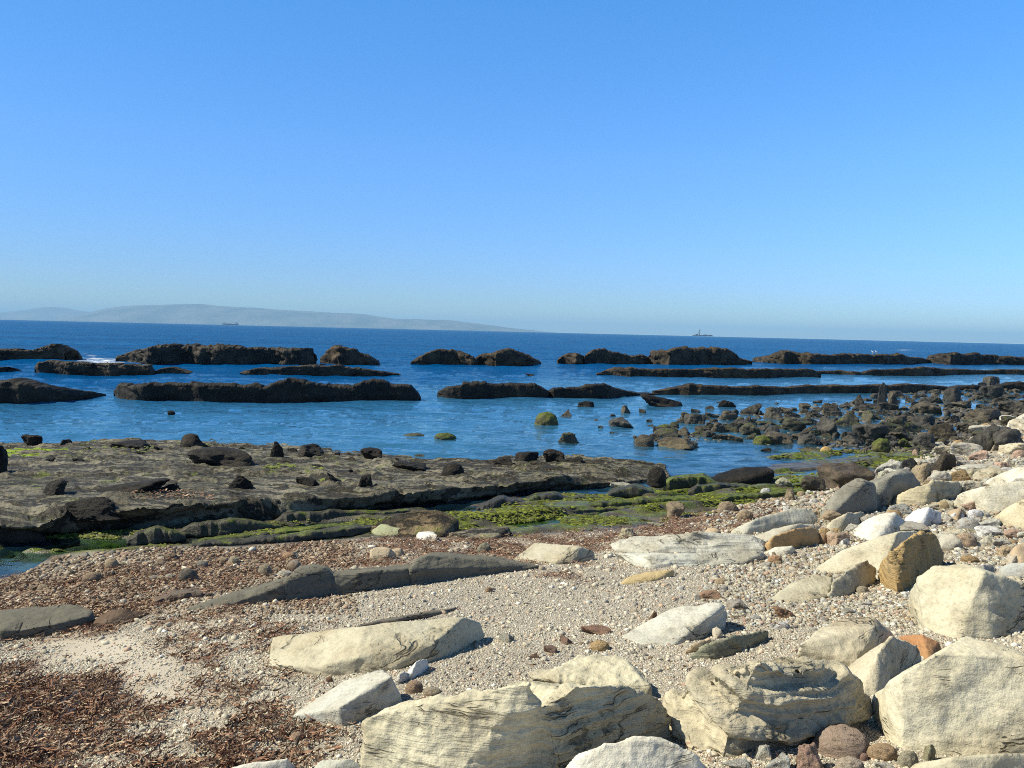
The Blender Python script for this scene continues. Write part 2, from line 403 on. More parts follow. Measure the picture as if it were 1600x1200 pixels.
# low algae ledges in the trough, weed heaps, pebbly unevenness
sh = shore_s(xf, yf)
q = (xf * -.47 + yf * .88)
led = vnoise(P3(q * 2.1 + .4 * fbm(P3(xf, yf), 2, 3), xf * .25), 9)
gz = gz + near * sstep(.2, -.4, sh) * sstep(-6, -3.2, sh) * (sstep(-.1, .15, led) * .085 - .03) * 1.0
gz = gz + near * al * .03 + near * al * (sstep(-.05, .1, vnoise(P3(q * 4.3 + .5 * fbm(P3(xf * 1.3, yf * 1.3), 3, 4), xf * .6), 19)) * .05 - .02) + near * al * fbm(P3(xf * 4, yf * 9), 4, 77) * .02
gz = gz + near * wd * (fbm(P3(xf * 7, yf * 7), 4, 41) * .03 + .012)
gz = gz + near * sstep(0, .6, sh) * fbm(P3(xf * 9, yf * 9), 3, 43) * .012 * (1 - br * .7)
for p in POOL: gz = gz - .16 * sstep(-.12, .18, poly_sd(p, xf, yf))
GZ = gz.reshape(len(gx), len(gy)); GFN[0] = gz_at
gm = mesh_np('ground', np.stack([xf, yf, gz - (xf ** 2 + yf ** 2) / 12.742e6], 1), grid_faces(len(gx), len(gy)).ravel(), np.full((len(gx) - 1) * (len(gy) - 1), 4))
set_col(gm, 'zone', np.stack([wd, al, wt, br], 1))
tag(link('ground', gm, m_ground()), kind='structure')

wy = [7.0]
while wy[-1] < 38000: wy.append(wy[-1] + (wy[-1] ** 2 * .00031 if wy[-1] < 100 else wy[-1] * .06))
wy = np.array(wy); wu = np.concatenate([[-6, -3, -1.8, -1.3, -1.1, -1.0], np.arange(-.95, .951, .0021), [1.0, 1.1, 1.3, 1.8, 3, 6]])
U_, Y = np.meshgrid(wu, wy, indexing='ij'); xf, yf = (U_ * Y).ravel(), Y.ravel(); wx = wu
dep = -ground(xf, yf)
s_ = shore_s(xf, yf)
depth = 1 - np.exp(-np.clip(dep, 0, 50) * 2.1)
foam = np.zeros_like(xf)
for pts, amt in (([(95, 560), (140, 553), (215, 562), (245, 570), (190, 575), (105, 572)], .68),
                 ([(490, 571), (500, 571), (640, 573), (640, 575), (492, 574)], .47),
                 ([(740, 573), (850, 572), (872, 571), (870, 574), (742, 576)], .45), ([(1000, 571), (1180, 572), (1200, 570), (1200, 574), (1000, 574)], .45), ([(-10, 566), (60, 566), (110, 566), (105, 569), (-10, 569)], .5), ([(170, 630), (660, 630), (690, 626), (690, 631), (400, 633), (170, 634)], .4), ([(60, 577), (100, 577), (95, 583), (50, 582)], .5),
                 ([(1395, 545), (1432, 545), (1430, 549), (1395, 549)], .7),
                 ([(800, 676), (870, 674), (868, 679), (800, 681)], .48), ([(100, 652), (130, 650), (130, 662), (100, 662)], .45),
                 ([(230, 570), (420, 573), (420, 577), (230, 577)], .38), ([(860, 568), (890, 566), (885, 571), (860, 572)], .5),
                 ([(1195, 600), (1260, 598), (1260, 602), (1195, 603)], .42)):
    p = poly_world(pts, True); sz = np.ptp(p[:, 1]) * .35
    foam = np.maximum(foam, amt * sstep(-sz, sz * .8, poly_sd(p, xf, yf)))
dist = np.hypot(xf, yf)
chop = np.interp(-s_, [0, 2, 8, 20, 32, 60], [.04, .12, .28, .5, .8, 1.0])
wz_ = (.050 + .05 * chop) * fbm(P3(xf * 1.0 + .3 * yf, yf * 2.1), 4, 61, .62) + (.006 + .2 * chop) * fbm(P3(xf * .22, yf * .55), 3, 71)
wz_ = wz_ * sstep(.0, 1.6, -s_) * sstep(2500, 300, dist) 
wm_ = mesh_np('sea', np.stack([xf, yf, wz_ - (xf ** 2 + yf ** 2) / 12.742e6], 1), grid_faces(len(wx), len(wy)).ravel(), np.full((len(wx) - 1) * (len(wy) - 1), 4))
set_col(wm_, 'wat', np.stack([depth, foam, chop, xf * 0 + 1], 1))
tag(link('sea', wm_, m_water()), kind='structure')

def hills(name, prof, dist_m, back, mat, seed):
    px = np.array([a for a, b in prof], float); py = np.array([b for a, b in prof], float)
    xs = np.linspace(px[0], px[-1], 420); ys = np.interp(xs, px, py)
    d = ray(xs, ys); t = dist_m / d[:, 1]; top = CAM[None] + d * t[:, None]
    nv = 40; V = []
    for j in range(nv):
        v = j / (nv - 1)
        yy = dist_m - 2600 + v * 2600 if j < nv - 8 else dist_m + (j - nv + 9) / 8 * back
        f = min(1, v * nv / (nv - 9)) ; k = math.sin(f * math.pi / 2) ** .9 if j < nv - 8 else 1 - (j - nv + 9) / 8
        sc = yy / dist_m
        V.append(np.stack([top[:, 0] * sc, np.full(420, yy), np.maximum(top[:, 2], 2) * k - (60 if j == 0 else 22)], 1))
    V = np.stack(V, 1).reshape(-1, 3)
    n = fbm(V * np.array([1 / 900, 1 / 700, 0]), 5, seed)
    V[:, 2] += n * np.clip(V[:, 2], 0, 120) * .35
    m = mesh_np(name, V, grid_faces(420, nv).ravel(), np.full(419 * (nv - 1), 4))
    return tag(link(name, m, mat), kind='structure')
s = NB('hill_land'); tc = s.node('ShaderNodeTexCoord').outputs['Object']
c = s.mix(s.ramp(s.noise(tc, .0016, 6, .65), [(.4, 0), (.62, 1)]), (.035, .05, .02), (.16, .14, .09))
c = s.mix(s.ramp(s.noise(tc, .012, 3, .6), [(.68, 0), (.72, 1)]), c, (.5, .47, .42))
M_HILL = s.done(c, .95)
hills('hills', [(-420, 512), (-250, 490), (-100, 484), (0, 487), (30, 484), (70, 479), (100, 481), (140, 486), (200, 489), (330, 500), (420, 513)], 30000, 1500, M_HILL, 3)
hills('hills', [(60, 504), (120, 492), (165, 481), (210, 477), (260, 475), (310, 475), (380, 479), (450, 484), (520, 488), (570, 491), (620, 497), (700, 500), (760, 506), (800, 511), (850, 517), (900, 521)], 24000, 1500, M_HILL, 8)

# ------------------------------------------------------------------ rock builders
def finish(coords, faces_flat, counts, name, origin):
    m = mesh_np(name, coords - origin, faces_flat, counts); return m
def displace(m, amp, freq, strata=0.0, n=(0.12, -.3, .95), sfreq=18.0, seed=0, warp=.25):
    k = len(m.vertices); co = np.empty(k * 3, np.float32); m.vertices.foreach_get('co', co); co = co.reshape(-1, 3).astype(float)
    no = np.empty(k * 3, np.float32); m.vertex_normals.foreach_get('vector', no); no = no.reshape(-1, 3)
    off = seed * 3.71
    d = fbm(co * freq + off, 5, seed + 1, .55) * amp * .65 - np.abs(fbm(co * freq * 1.3 + off + 31, 4, seed + 2, .6)) * amp * 1.0 + amp * .2
    if strata:
        nn = np.array(n) / np.linalg.norm(n)
        qq = co @ nn + fbm(co * 1.3 + off, 3, seed + 5) * warp * .25
        lay = vnoise(np.stack([qq * sfreq, co[:, 0] * 1.1 + off, co[:, 1] * 1.1], 1), seed + 8)
        lay2 = vnoise(np.stack([qq * sfreq * 2.7, co[:, 0] * 2.3 + off, co[:, 1] * 2.3], 1), seed + 9)
        gate = .35 + .65 * sstep(-.3, .4, fbm(co * 2.1 + off + 9, 2, seed + 12))
        side = 1 - np.abs(no @ nn) * .75
        d = d + strata * gate * side * (sstep(-.35, .15, lay) - .5 + .4 * lay2)
    co += no * d[:, None]
    m.vertices.foreach_set('co', co.astype(np.float32).ravel()); m.update()
def remesh(bm, name, voxel, smooth_it=2):
    tmp = bpy.data.meshes.new(name + '_t'); bm.to_mesh(tmp); bm.free()
    o = bpy.data.objects.new('t', tmp); COL.objects.link(o)
    r = o.modifiers.new('r', 'REMESH'); r.mode = 'VOXEL'; r.voxel_size = voxel
    if smooth_it:
        q = o.modifiers.new('s', 'SMOOTH'); q.factor = .6; q.iterations = smooth_it
    dg = bpy.context.evaluated_depsgraph_get(); ev = o.evaluated_get(dg)
    m = bpy.data.meshes.new_from_object(ev); m.name = name
    bpy.data.objects.remove(o); bpy.data.meshes.remove(tmp)
    m.polygons.foreach_set('use_smooth', np.ones(len(m.polygons), bool))
    return m
OBST = []          # (x, y, radius) of placed big rocks
HULLS = []
def hull2d(p):
    q = sorted(map(tuple, p)); out = []
    for seq in (q, q[::-1]):
        s_ = []
        for c in seq:
            while len(s_) > 1 and (s_[-1][0] - s_[-2][0]) * (c[1] - s_[-2][1]) - (s_[-1][1] - s_[-2][1]) * (c[0] - s_[-2][0]) <= 0: s_.pop()
            s_.append(c)
        out += s_[:-1]
    return np.array(out, float)
def rock(name, label, hulls, mat, color=(1, 1, 1), cat='rock', amp=.02, freq=4.0, strata=0.0, sn=(.12, -.3, .95), sf=18.0,
         vox=None, water=False, group=None, round_=2, drop=True, seed=None, lifted=()):
    bm = bmesh.new(); allp = []
    for hi_, hl in enumerate(hulls):
        a = np.array([(p[0], p[1], p[2]) for p in hl], float)
        if not water and hi_ not in lifted:
            pg = hull2d(a[:, :2]); ctr = a[:, :2].mean(0)
            for _ in range(9):
                pts = hit(a[:, 0], a[:, 1], a[:, 2]); g = GFN[0](pts[:, 0], pts[:, 1])
                dp = pts.copy(); dp[:, 2] = g; v = dp - CAM; zc = v @ Fv; qx = 800 + F_PX * (v @ Rv) / zc; qy = 600 - F_PX * (v @ Uv) / zc
                bad = (a[:, 2] > .015) & (poly_sd(pg, qx, qy) < -3)
                if not bad.any(): break
                a[bad, 2] *= .82
            hl = [tuple(r_) for r_ in a]
        if water: pts = np.stack([on_z([p[0]], [p[1]], p[2])[0] for p in hl])
        else: pts = hit(a[:, 0], a[:, 1], a[:, 2])
        allp.append(pts)
    base = np.vstack(allp); org = np.array([base[:, 0].mean(), base[:, 1].mean(), 0.0])
    gmin = ground(np.array([org[0]]), np.array([org[1]]))[0] if not water else -.25
    org[2] = gmin if not water else 0.0
    for hi_, (hl, pts) in enumerate(zip(hulls, allp)):
        g = ground(pts[:, 0], pts[:, 1]) if not water else np.full(len(pts), -.05)
        vs = [bm.verts.new(p - org) for p in pts]
        if drop and hi_ not in lifted:
            c = pts.mean(0)
            for p, gg, hh in zip(pts, g, hl):
                qv = p.copy(); qv[:2] = c[:2] + (p[:2] - c[:2]) * .96; qv[2] = min(gg - .06, p[2] - .04); 
                if water: qv[2] = -.3
                vs.append(bm.verts.new(qv - org))
        r = bmesh.ops.convex_hull(bm, input=vs)
        dead = [v for v in set(e for e in r['geom_interior'] + r['geom_unused'] if isinstance(e, bmesh.types.BMVert)) if v.is_valid and not v.link_faces]
        for v in dead: bm.verts.remove(v)
    dist = np.hypot(org[0], org[1]); size = np.ptp(base, axis=0).max()
    vox = vox or max(dist / 819 * 1.9, size / 170)
    m = remesh(bm, name, vox, round_)
    sd_ = seed if seed is not None else (abs(hash(label)) % 97 if False else sum(map(ord, label)) % 97)
    displace(m, amp, freq, strata, sn, sf, sd_)
    o = link(name, m, mat, org); o.color = (*color, 1)
    HULLS.append((base[:, :2].mean(0), size * .5))
    tag(o, label, cat, group)
    return o
def loft(name, label, rows, mat, color=(1, 1, 1), cat='rock', n=260, m=40, amp=.05, freq=1.2, strata=0, sn=(0, 0, 1), sf=6, water=True, kind=None, group=None, seed=1, cross='lin', spike=0):
    """surface lofted through polylines given as (px, py, height)"""
    R = []
    for r in rows:
        a = np.array(r, float)
        p = np.stack([on_z([q[0]], [q[1]], q[2])[0] for q in r]) if water else hit(a[:, 0], a[:, 1], a[:, 2])
        t = np.linspace(0, 1, len(a)) if False else (a[:, 0] - a[0, 0]) / (a[-1, 0] - a[0, 0])
        tt = np.linspace(0, 1, n); R.append(np.stack([np.interp(tt, t, p[:, k]) for k in range(3)], 1))
    R = np.stack(R)                                     # rows, n, 3
    acc = np.concatenate([[0], np.cumsum(np.linalg.norm(np.diff(R, axis=0), axis=2).mean(1) ** .6)]); acc /= acc[-1]
    vv = np.linspace(0, 1, m); V = np.empty((n, m, 3))
    for j, v in enumerate(vv):
        i = min(np.searchsorted(acc, v, 'right') - 1, len(acc) - 2); f = (v - acc[i]) / (acc[i + 1] - acc[i])
        V[:, j] = R[i] * (1 - f) + R[i + 1] * f
    org = np.array([V[..., 0].mean(), V[..., 1].mean(), 0.0])
    if not water: org[2] = ground(org[:1], org[1:2])[0]
    bot = V.reshape(-1, 3)[:, 2].min() - .25
    C = V - org
    fl = grid_faces(n, m)
    me = mesh_np(name, C.reshape(-1, 3), fl[:, ::-1].ravel(), np.full(len(fl), 4))
    displace(me, amp, freq, strata, sn, sf, seed)
    if spike:
        displace(me, .035, 5.5, .02, (.1, -.2, 1), 26, seed + 60)
        k = len(me.vertices); co = np.empty(k * 3, np.float32); me.vertices.foreach_get('co', co); co = co.reshape(-1, 3)
        nz = fbm(co.astype(float) * np.array([1.6, 3.4, 1]) + 5, 4, seed + 40); co[:, 2] += spike * sstep(.12, .45, nz) * (co[:, 2] > -.05)
        nz2 = np.abs(fbm(co.astype(float) * np.array([.9, 1.7, 1]) + 2, 4, seed + 50)); co[:, 2] -= spike * .6 * sstep(.05, 0, nz2)
        me.vertices.foreach_set('co', co.ravel()); me.update()
    # close the underside
    bm = bmesh.new(); bm.from_mesh(me); ed = [e for e in bm.edges if e.is_boundary]
    ex = bmesh.ops.extrude_edge_only(bm, edges=ed); nv_ = [g for g in ex['geom'] if isinstance(g, bmesh.types.BMVert)]
    for v in nv_: v.co.z = bot - org[2]
    be = [e for e in bm.edges if e.is_boundary]; bmesh.ops.holes_fill(bm, edges=be, sides=0)
    bmesh.ops.recalc_face_normals(bm, faces=bm.faces)
    for f in bm.faces: f.smooth = True
    bm.to_mesh(me); bm.free()
    o = link(name, me, mat, org); o.color = (*color, 1)
    tag(o, label, cat, group, kind)
    return o

def reef(label, prof, thick=2.2, mat=None, color=(1, 1, 1), seed=1, group=None, amp=.16, freq=.9, name='reef_rock', cat='reef'):
    """rock ridge standing in the sea: prof = (px, waterline py, top py)"""
    a = np.array(prof, float); n = int(max(60, min(520, (a[-1, 0] - a[0, 0]) * 1.1)))
    px = np.linspace(a[0, 0], a[-1, 0], n); pb = np.interp(px, a[:, 0], a[:, 1]); pt = np.interp(px, a[:, 0], a[:, 2])
    B = on_z(px, pb, 0.0); dist = B[:, 1]; up = (pb - pt) * dist / F_PX
    H = up * .98 * (1 + .11 * fbm(P3(B[:, 0] * 2.6, seed), 4, seed + 2, .65) + .07 * np.round(vnoise(P3(B[:, 0] * .7, seed * 1.3), seed + 4) * 2))
    endt = np.minimum(1, np.minimum(np.arange(n), np.arange(n)[::-1]) / (n * .06)) ** .6
    prof_c = [(.08, -.5, 0), (.03, -.12, 0), (-.01, .0, .3), (-.04, .0, .64), (-.03, .0, .92), (.14, .0, 1.0), (.6, 0, 1.02), (1.1, 0, .93), (1.7, 0, .72), (2.1, 0, .3), (2.4, -.4, 0)]
    mm = 34; pc = np.array(prof_c); tt = np.linspace(0, 1, mm); ta = np.linspace(0, 1, len(pc))
    pc = np.stack([np.interp(tt, ta, pc[:, k]) for k in range(3)], 1)
    ny = fbm(P3(B[:, 0] * .7, B[:, 1] * 0, seed), 3, seed) * .35
    V = np.empty((n, mm, 3))
    for j in range(mm):
        o_, z0, zf = pc[j]
        V[:, j, 0] = B[:, 0] * (1 + o_ * thick / 2.4 * .0 / dist)
        V[:, j, 1] = B[:, 1] + (o_ * thick / 2.4 + ny) * np.where(o_ > .3, endt * .85 + .15, 1)
        V[:, j, 2] = z0 + zf * H
    org = np.array([V[..., 0].mean(), V[..., 1].mean(), 0.0]); C = (V - org).reshape(-1, 3)
    fl = grid_faces(n, mm); me = mesh_np(name, C, fl[:, ::-1].ravel(), np.full(len(fl), 4))
    sc = np.clip(H.mean(), .15, 1.3)
    displace(me, amp * .75 * sc, freq / sc ** .5, amp * 1.3 * sc, (.1, -.2, .95), 4.2 / sc, seed, .8)
    displace(me, amp * .55 * sc, freq * 4.2 / sc ** .5, 0, seed=seed + 20)
    bm = bmesh.new(); bm.from_mesh(me)
    be = [e for e in bm.edges if e.is_boundary]
    ex = bmesh.ops.extrude_edge_only(bm, edges=be)
    for g in ex['geom']:
        if isinstance(g, bmesh.types.BMVert): g.co.z = min(g.co.z, -.5) - .2
    bmesh.ops.holes_fill(bm, edges=[e for e in bm.edges if e.is_boundary], sides=0)
    bmesh.ops.recalc_face_normals(bm, faces=bm.faces)
    for f in bm.faces: f.smooth = True
    bm.to_mesh(me); bm.free()
    o = link(name, me, mat or M_REEF, org); o.color = (*color, 1)
    return tag(o, label, cat, group)

# ---- prototype stones for boxes fitted to the photograph
def proto(kind, seed):
    bm = bmesh.new()
    r = random.Random(seed)
    if kind == 'cobble':
        bmesh.ops.create_icosphere(bm, subdivisions=4, radius=1); m = bpy.data.meshes.new('stone'); bm.to_mesh(m); bm.free()
        displace(m, .28, .75, 0, seed=seed); displace(m, .05, 3.5, 0, seed=seed + 3)
    else:
        cnt = 13 if kind == 'boulder' else 9
        for _ in range(cnt):
            v = Vector((r.gauss(0, 1), r.gauss(0, 1), r.gauss(0, 1))).normalized(); v = Vector([math.copysign(abs(c) ** .8, c) for c in v]) * r.uniform(.85, 1.1)
            bm.verts.new(v)
        bmesh.ops.convex_hull(bm, input=bm.verts[:])
        for v in [v for v in bm.verts if not v.link_faces]: bm.verts.remove(v)
        m = remesh(bm, 'stone', .075, 2 if kind == 'boulder' else 1)
        displace(m, .16, 1.5, .05 if kind == 'slab' else .03, sf_n(r), 7, seed=seed); displace(m, .06, 5, 0, seed=seed + 3)
    k = len(m.vertices); co = np.empty(k * 3, np.float32); m.vertices.foreach_get('co', co); co = co.reshape(-1, 3)
    lo, hi = co.min(0), co.max(0); co = (co - (lo + hi) / 2) / ((hi - lo) / 2)      # unit box
    zz = np.clip(co[:, 2], -1, .1); kk = np.where(co[:, 2] < .1, 1 / np.sqrt(np.maximum(1 - (zz - .1) ** 2, .35)), 1.0); co[:, :2] *= kk[:, None]
    lo, hi = co.min(0), co.max(0); co = (co - (lo + hi) / 2) / ((hi - lo) / 2)
    m.vertices.foreach_set('co', co.ravel()); m.update()
    m.polygons.foreach_set('use_smooth', np.ones(len(m.polygons), bool))
    return m
def sf_n(r): return (r.uniform(-.3, .3), r.uniform(-.3, .3), 1)
PROTO = {}
NPROTO = {'cobble': 9, 'boulder': 12, 'slab': 8}
def proto_for(kind, mat):
    i = random.randrange(NPROTO[kind]); key = (kind, i, mat.name)
    if key not in PROTO:
        b = PROTO.get((kind, i, ''))
        if b is None: b = PROTO[(kind, i, '')] = proto(kind, 50 + i * 7 + len(kind))
        mm = b.copy(); mm.materials.append(mat); PROTO[key] = mm
    return PROTO[key]
def stone(name, label, x0, x1, yt, yb, kind='boulder', mat=None, color=(1, 1, 1), cat='rock', group=None, water=False, depth=None, yaw=None, sink=.18, tilt=None):
    """a stone that fills the box x0..x1, yt..yb in the photograph, standing on the ground there"""
    px = (x0 + x1) / 2; b = (on_z([px], [yb], 0.0) if water else hit([px], [yb]))[0]
    d = b[1]; wdt = (x1 - x0) * d / F_PX; ext = (yb - yt) * d / F_PX
    dp = depth or wdt * random.uniform(.55, .8)
    dp = min(dp, ext * d / (CAM[2] - b[2]) * .75 + .02)
    vis = dp * (CAM[2] - b[2]) / d
    hh = max(ext - vis * .55, ext * .45)
    full = hh * (1 + {'slab': .9, 'boulder': .75, 'cobble': .45}[kind])
    o = link(name, proto_for(kind, mat))
    o.location = (b[0], b[1] + dp * .45, b[2] + hh - full / 2)
    o.scale = (wdt / 2, dp / 2, full / 2)
    a = random.choice((0, math.pi)) + (yaw if yaw is not None else random.uniform(-.18, .18))
    o.rotation_euler = (random.uniform(-.07, .07), random.uniform(-.06, .06) if tilt is None else tilt, a)
    o.color = (*color, 1)
    OBST.append((b[0], b[1] + dp * .45, wdt * .5))
    return tag(o, label, cat, group)
# ================================================================== REEFS IN THE SEA
PALE = (.52, .475, .34); CREAM = (.57, .53, .40); GREYP = (.53, .52, .44); WHITE = (.68, .67, .62)
TAN = (.47, .36, .23); OCHRE = (.50, .34, .16); PINK = (.50, .34, .25); MAUVE = (.36, .26, .21); BROWN = (.24, .18, .12); GREYD = (.20, .19, .155)
B1 = (1.35, 1.2, 1.0); B2 = (1.0, 1.0, 1.0); B3 = (.7, .72, .75); B0 = (.5, .5, .5)
G_REEF = 'rock reefs standing in the sea'
# farthest row
reef('low brown reef at the far left edge with a raised right end, beside white foam', [(-60, 563, 548), (0, 563, 546), (30, 563, 546), (60, 563, 542), (88, 563, 540), (98, 563, 545), (104, 562, 558)], 3.5, color=B1, seed=2, group=G_REEF)
reef('longest wall-like reef of the farthest row, flat topped with a jagged left end', [(182, 565, 556), (200, 566, 549), (215, 567, 545), (232, 568, 540), (262, 568, 538), (280, 568, 543), (290, 568, 539), (330, 569, 541), (375, 570, 541), (430, 570, 545), (470, 571, 543), (487, 570, 545), (490, 569, 560)], 3.5, color=B2, seed=5, group=G_REEF)
reef('small humped reef just right of the longest far wall of rock', [(502, 568, 556), (512, 569, 545), (530, 570, 541), (552, 570, 545), (575, 570, 556), (590, 569, 566)], 3, color=B1, seed=9, group=G_REEF)
reef('left one of two conical humped reefs in the middle of the far row', [(642, 569, 565), (660, 570, 555), (680, 570, 547), (693, 570, 544), (715, 570, 549), (738, 571, 557), (745, 571, 564)], 3.2, color=B1, seed=12, group=G_REEF)
reef('right one of two conical humped reefs in the middle of the far row', [(740, 570, 562), (752, 570, 553), (775, 571, 549), (793, 571, 544), (815, 571, 551), (835, 571, 560), (845, 570, 567)], 3.2, color=B1, seed=15, group=G_REEF)
reef('small low reef with a knobbly top, left of the rounded twin humps', [(871, 568, 562), (880, 568, 555), (900, 569, 552), (912, 569, 555), (916, 569, 562)], 2.5, color=B1, seed=18, group=G_REEF)
reef('rounded hump reef with a tail of low rocks running right', [(913, 569, 556), (928, 569, 546), (945, 569, 547), (965, 569, 550), (985, 569, 555), (1005, 569, 554), (1016, 568, 560)], 2.5, color=B1, seed=21, group=G_REEF)
reef('big broad domed reef with a pale lit crown right of centre', [(1014, 567, 562), (1022, 569, 548), (1045, 570, 545), (1080, 570, 543), (1120, 570, 543), (1138, 570, 546), (1155, 570, 556), (1175, 570, 564)], 4, color=B1, seed=24, group=G_REEF)
reef('long low reef with pale patches on top where the gulls stand', [(1178, 565, 559), (1200, 567, 555), (1225, 568, 549), (1240, 568, 551), (1270, 569, 553), (1310, 569, 555), (1345, 569, 553), (1380, 569, 552), (1410, 569, 555), (1440, 568, 560), (1455, 567, 563)], 4, color=(1.5, 1.4, 1.2), seed=27, group=G_REEF)
reef('flat dark reef at the far right edge with a blocky left end', [(1452, 567, 558), (1468, 568, 550), (1485, 569, 551), (1510, 569, 554), (1550, 569, 553), (1590, 570, 557), (1640, 571, 560)], 3.5, color=B2, seed=30, group=G_REEF)
# second row
reef('tiny dark rock tip at the left edge under the far reef', [(-30, 583, 572), (0, 583, 573), (6, 582, 574), (12, 582, 580)], 1.5, color=B0, seed=33)
reef('flat slab-like reef in front of the foam at the left', [(55, 583, 572), (60, 584, 566), (110, 585, 567), (150, 585, 568), (170, 586, 568), (200, 586, 569), (234, 586, 570), (237, 586, 580)], 1.8, color=B2, seed=36, group=G_REEF)
reef('small pointed brown rock in the sea beside the flat slab reef', [(238, 585, 580), (250, 585, 575), (268, 585, 572), (282, 585, 577), (295, 585, 583)], 1.6, color=B1, seed=39, group=G_REEF)
reef('thin low reef behind the long black wall of rock', [(378, 586, 581), (400, 587, 574), (440, 588, 573), (480, 588, 572), (533, 588, 572), (537, 588, 575), (580, 587, 577), (612, 587, 583), (625, 587, 585)], 1.6, color=B2, seed=42, group=G_REEF)
reef('low jagged brown reef right of centre behind the flat green-topped ridge', [(932, 586, 583), (960, 587, 576), (985, 588, 574), (1000, 588, 577), (1040, 589, 576), (1085, 589, 577), (1120, 590, 576), (1200, 590, 576), (1270, 589, 576), (1283, 589, 583)], 1.8, color=B1, seed=45, group=G_REEF)
reef('thin broken line of low rocks in the sea at the right', [(1275, 585, 580), (1320, 586, 579), (1350, 587, 582), (1365, 587, 577), (1400, 587, 576), (1440, 587, 574), (1490, 586, 577), (1540, 585, 579)], 1.6, color=B1, seed=48, group=G_REEF)
reef('low rock line at the far right edge of the second row', [(1530, 584, 579), (1570, 584, 577), (1610, 585, 577), (1650, 586, 579)], 1.6, color=B1, seed=49, group=G_REEF)
# third row
reef('smooth black whaleback reef at the left edge', [(-80, 632, 600), (-20, 632, 596), (10, 632, 593), (30, 632, 597), (60, 631, 602), (90, 629, 610), (118, 626, 618), (130, 624, 622)], 2.6, color=B0, seed=51, group=G_REEF, amp=.07)
reef('long black wall-like reef of the near row with a brown lit left end', [(178, 620, 610), (184, 623, 600), (200, 625, 599), (225, 627, 597), (260, 627, 599), (330, 627, 600), (370, 627, 601), (395, 627, 598), (412, 627, 602), (440, 627, 595), (480, 627, 598), (520, 626, 598), (560, 626, 600), (580, 626, 596), (610, 625, 601), (640, 625, 603), (652, 624, 612), (657, 623, 621)], 1.7, color=B0, seed=54, group=G_REEF, amp=.1)
reef('block-like black reef right of centre with a lit ledge at its left end', [(684, 620, 612), (700, 622, 604), (720, 623, 603), (724, 623, 599), (760, 623, 600), (775, 623, 603), (800, 623, 600), (835, 623, 599), (848, 623, 606), (858, 622, 612)], 1.7, color=B0, seed=57, group=G_REEF, amp=.1)
reef('tapering black reef whose right end sinks into the sea', [(856, 621, 610), (865, 622, 606), (900, 622, 603), (925, 622, 599), (945, 621, 601), (965, 620, 608), (1000, 618, 615), (1030, 617, 615)], 1.7, color=B0, seed=60, group=G_REEF, amp=.1)
reef('low flat-topped ridge continuing the near row of reefs at the right', [(1020, 616, 610), (1060, 617, 606), (1078, 618, 601), (1150, 618, 603), (1200, 617, 605), (1240, 616, 603), (1290, 614, 600), (1330, 614, 603), (1370, 614, 600), (1430, 613, 602), (1480, 611, 604), (1490, 611, 607)], 1.9, mat=M_REEF, color=B1, seed=63, group=G_REEF, amp=.1)
reef('dark end of the near row of reefs at the right edge', [(1490, 610, 604), (1520, 611, 603), (1560, 611, 602), (1580, 611, 599), (1610, 612, 597), (1660, 613, 600)], 1.9, color=B0, seed=66, group=G_REEF, amp=.1)
stone('rock', 'black flat-topped rock with a sloping right side in front of the tapering reef', 1001, 1092, 615, 637, 'slab', M_REEF, B0, water=True)
stone('rock', 'small low black rock below the tapering reef', 896, 934, 626, 638, 'boulder', M_REEF, B0, water=True)
stone('rock', 'small dark rock with a pointed top in the water left of the boulder field', 1120, 1158, 624, 637, 'slab', M_REEF, B0, water=True)

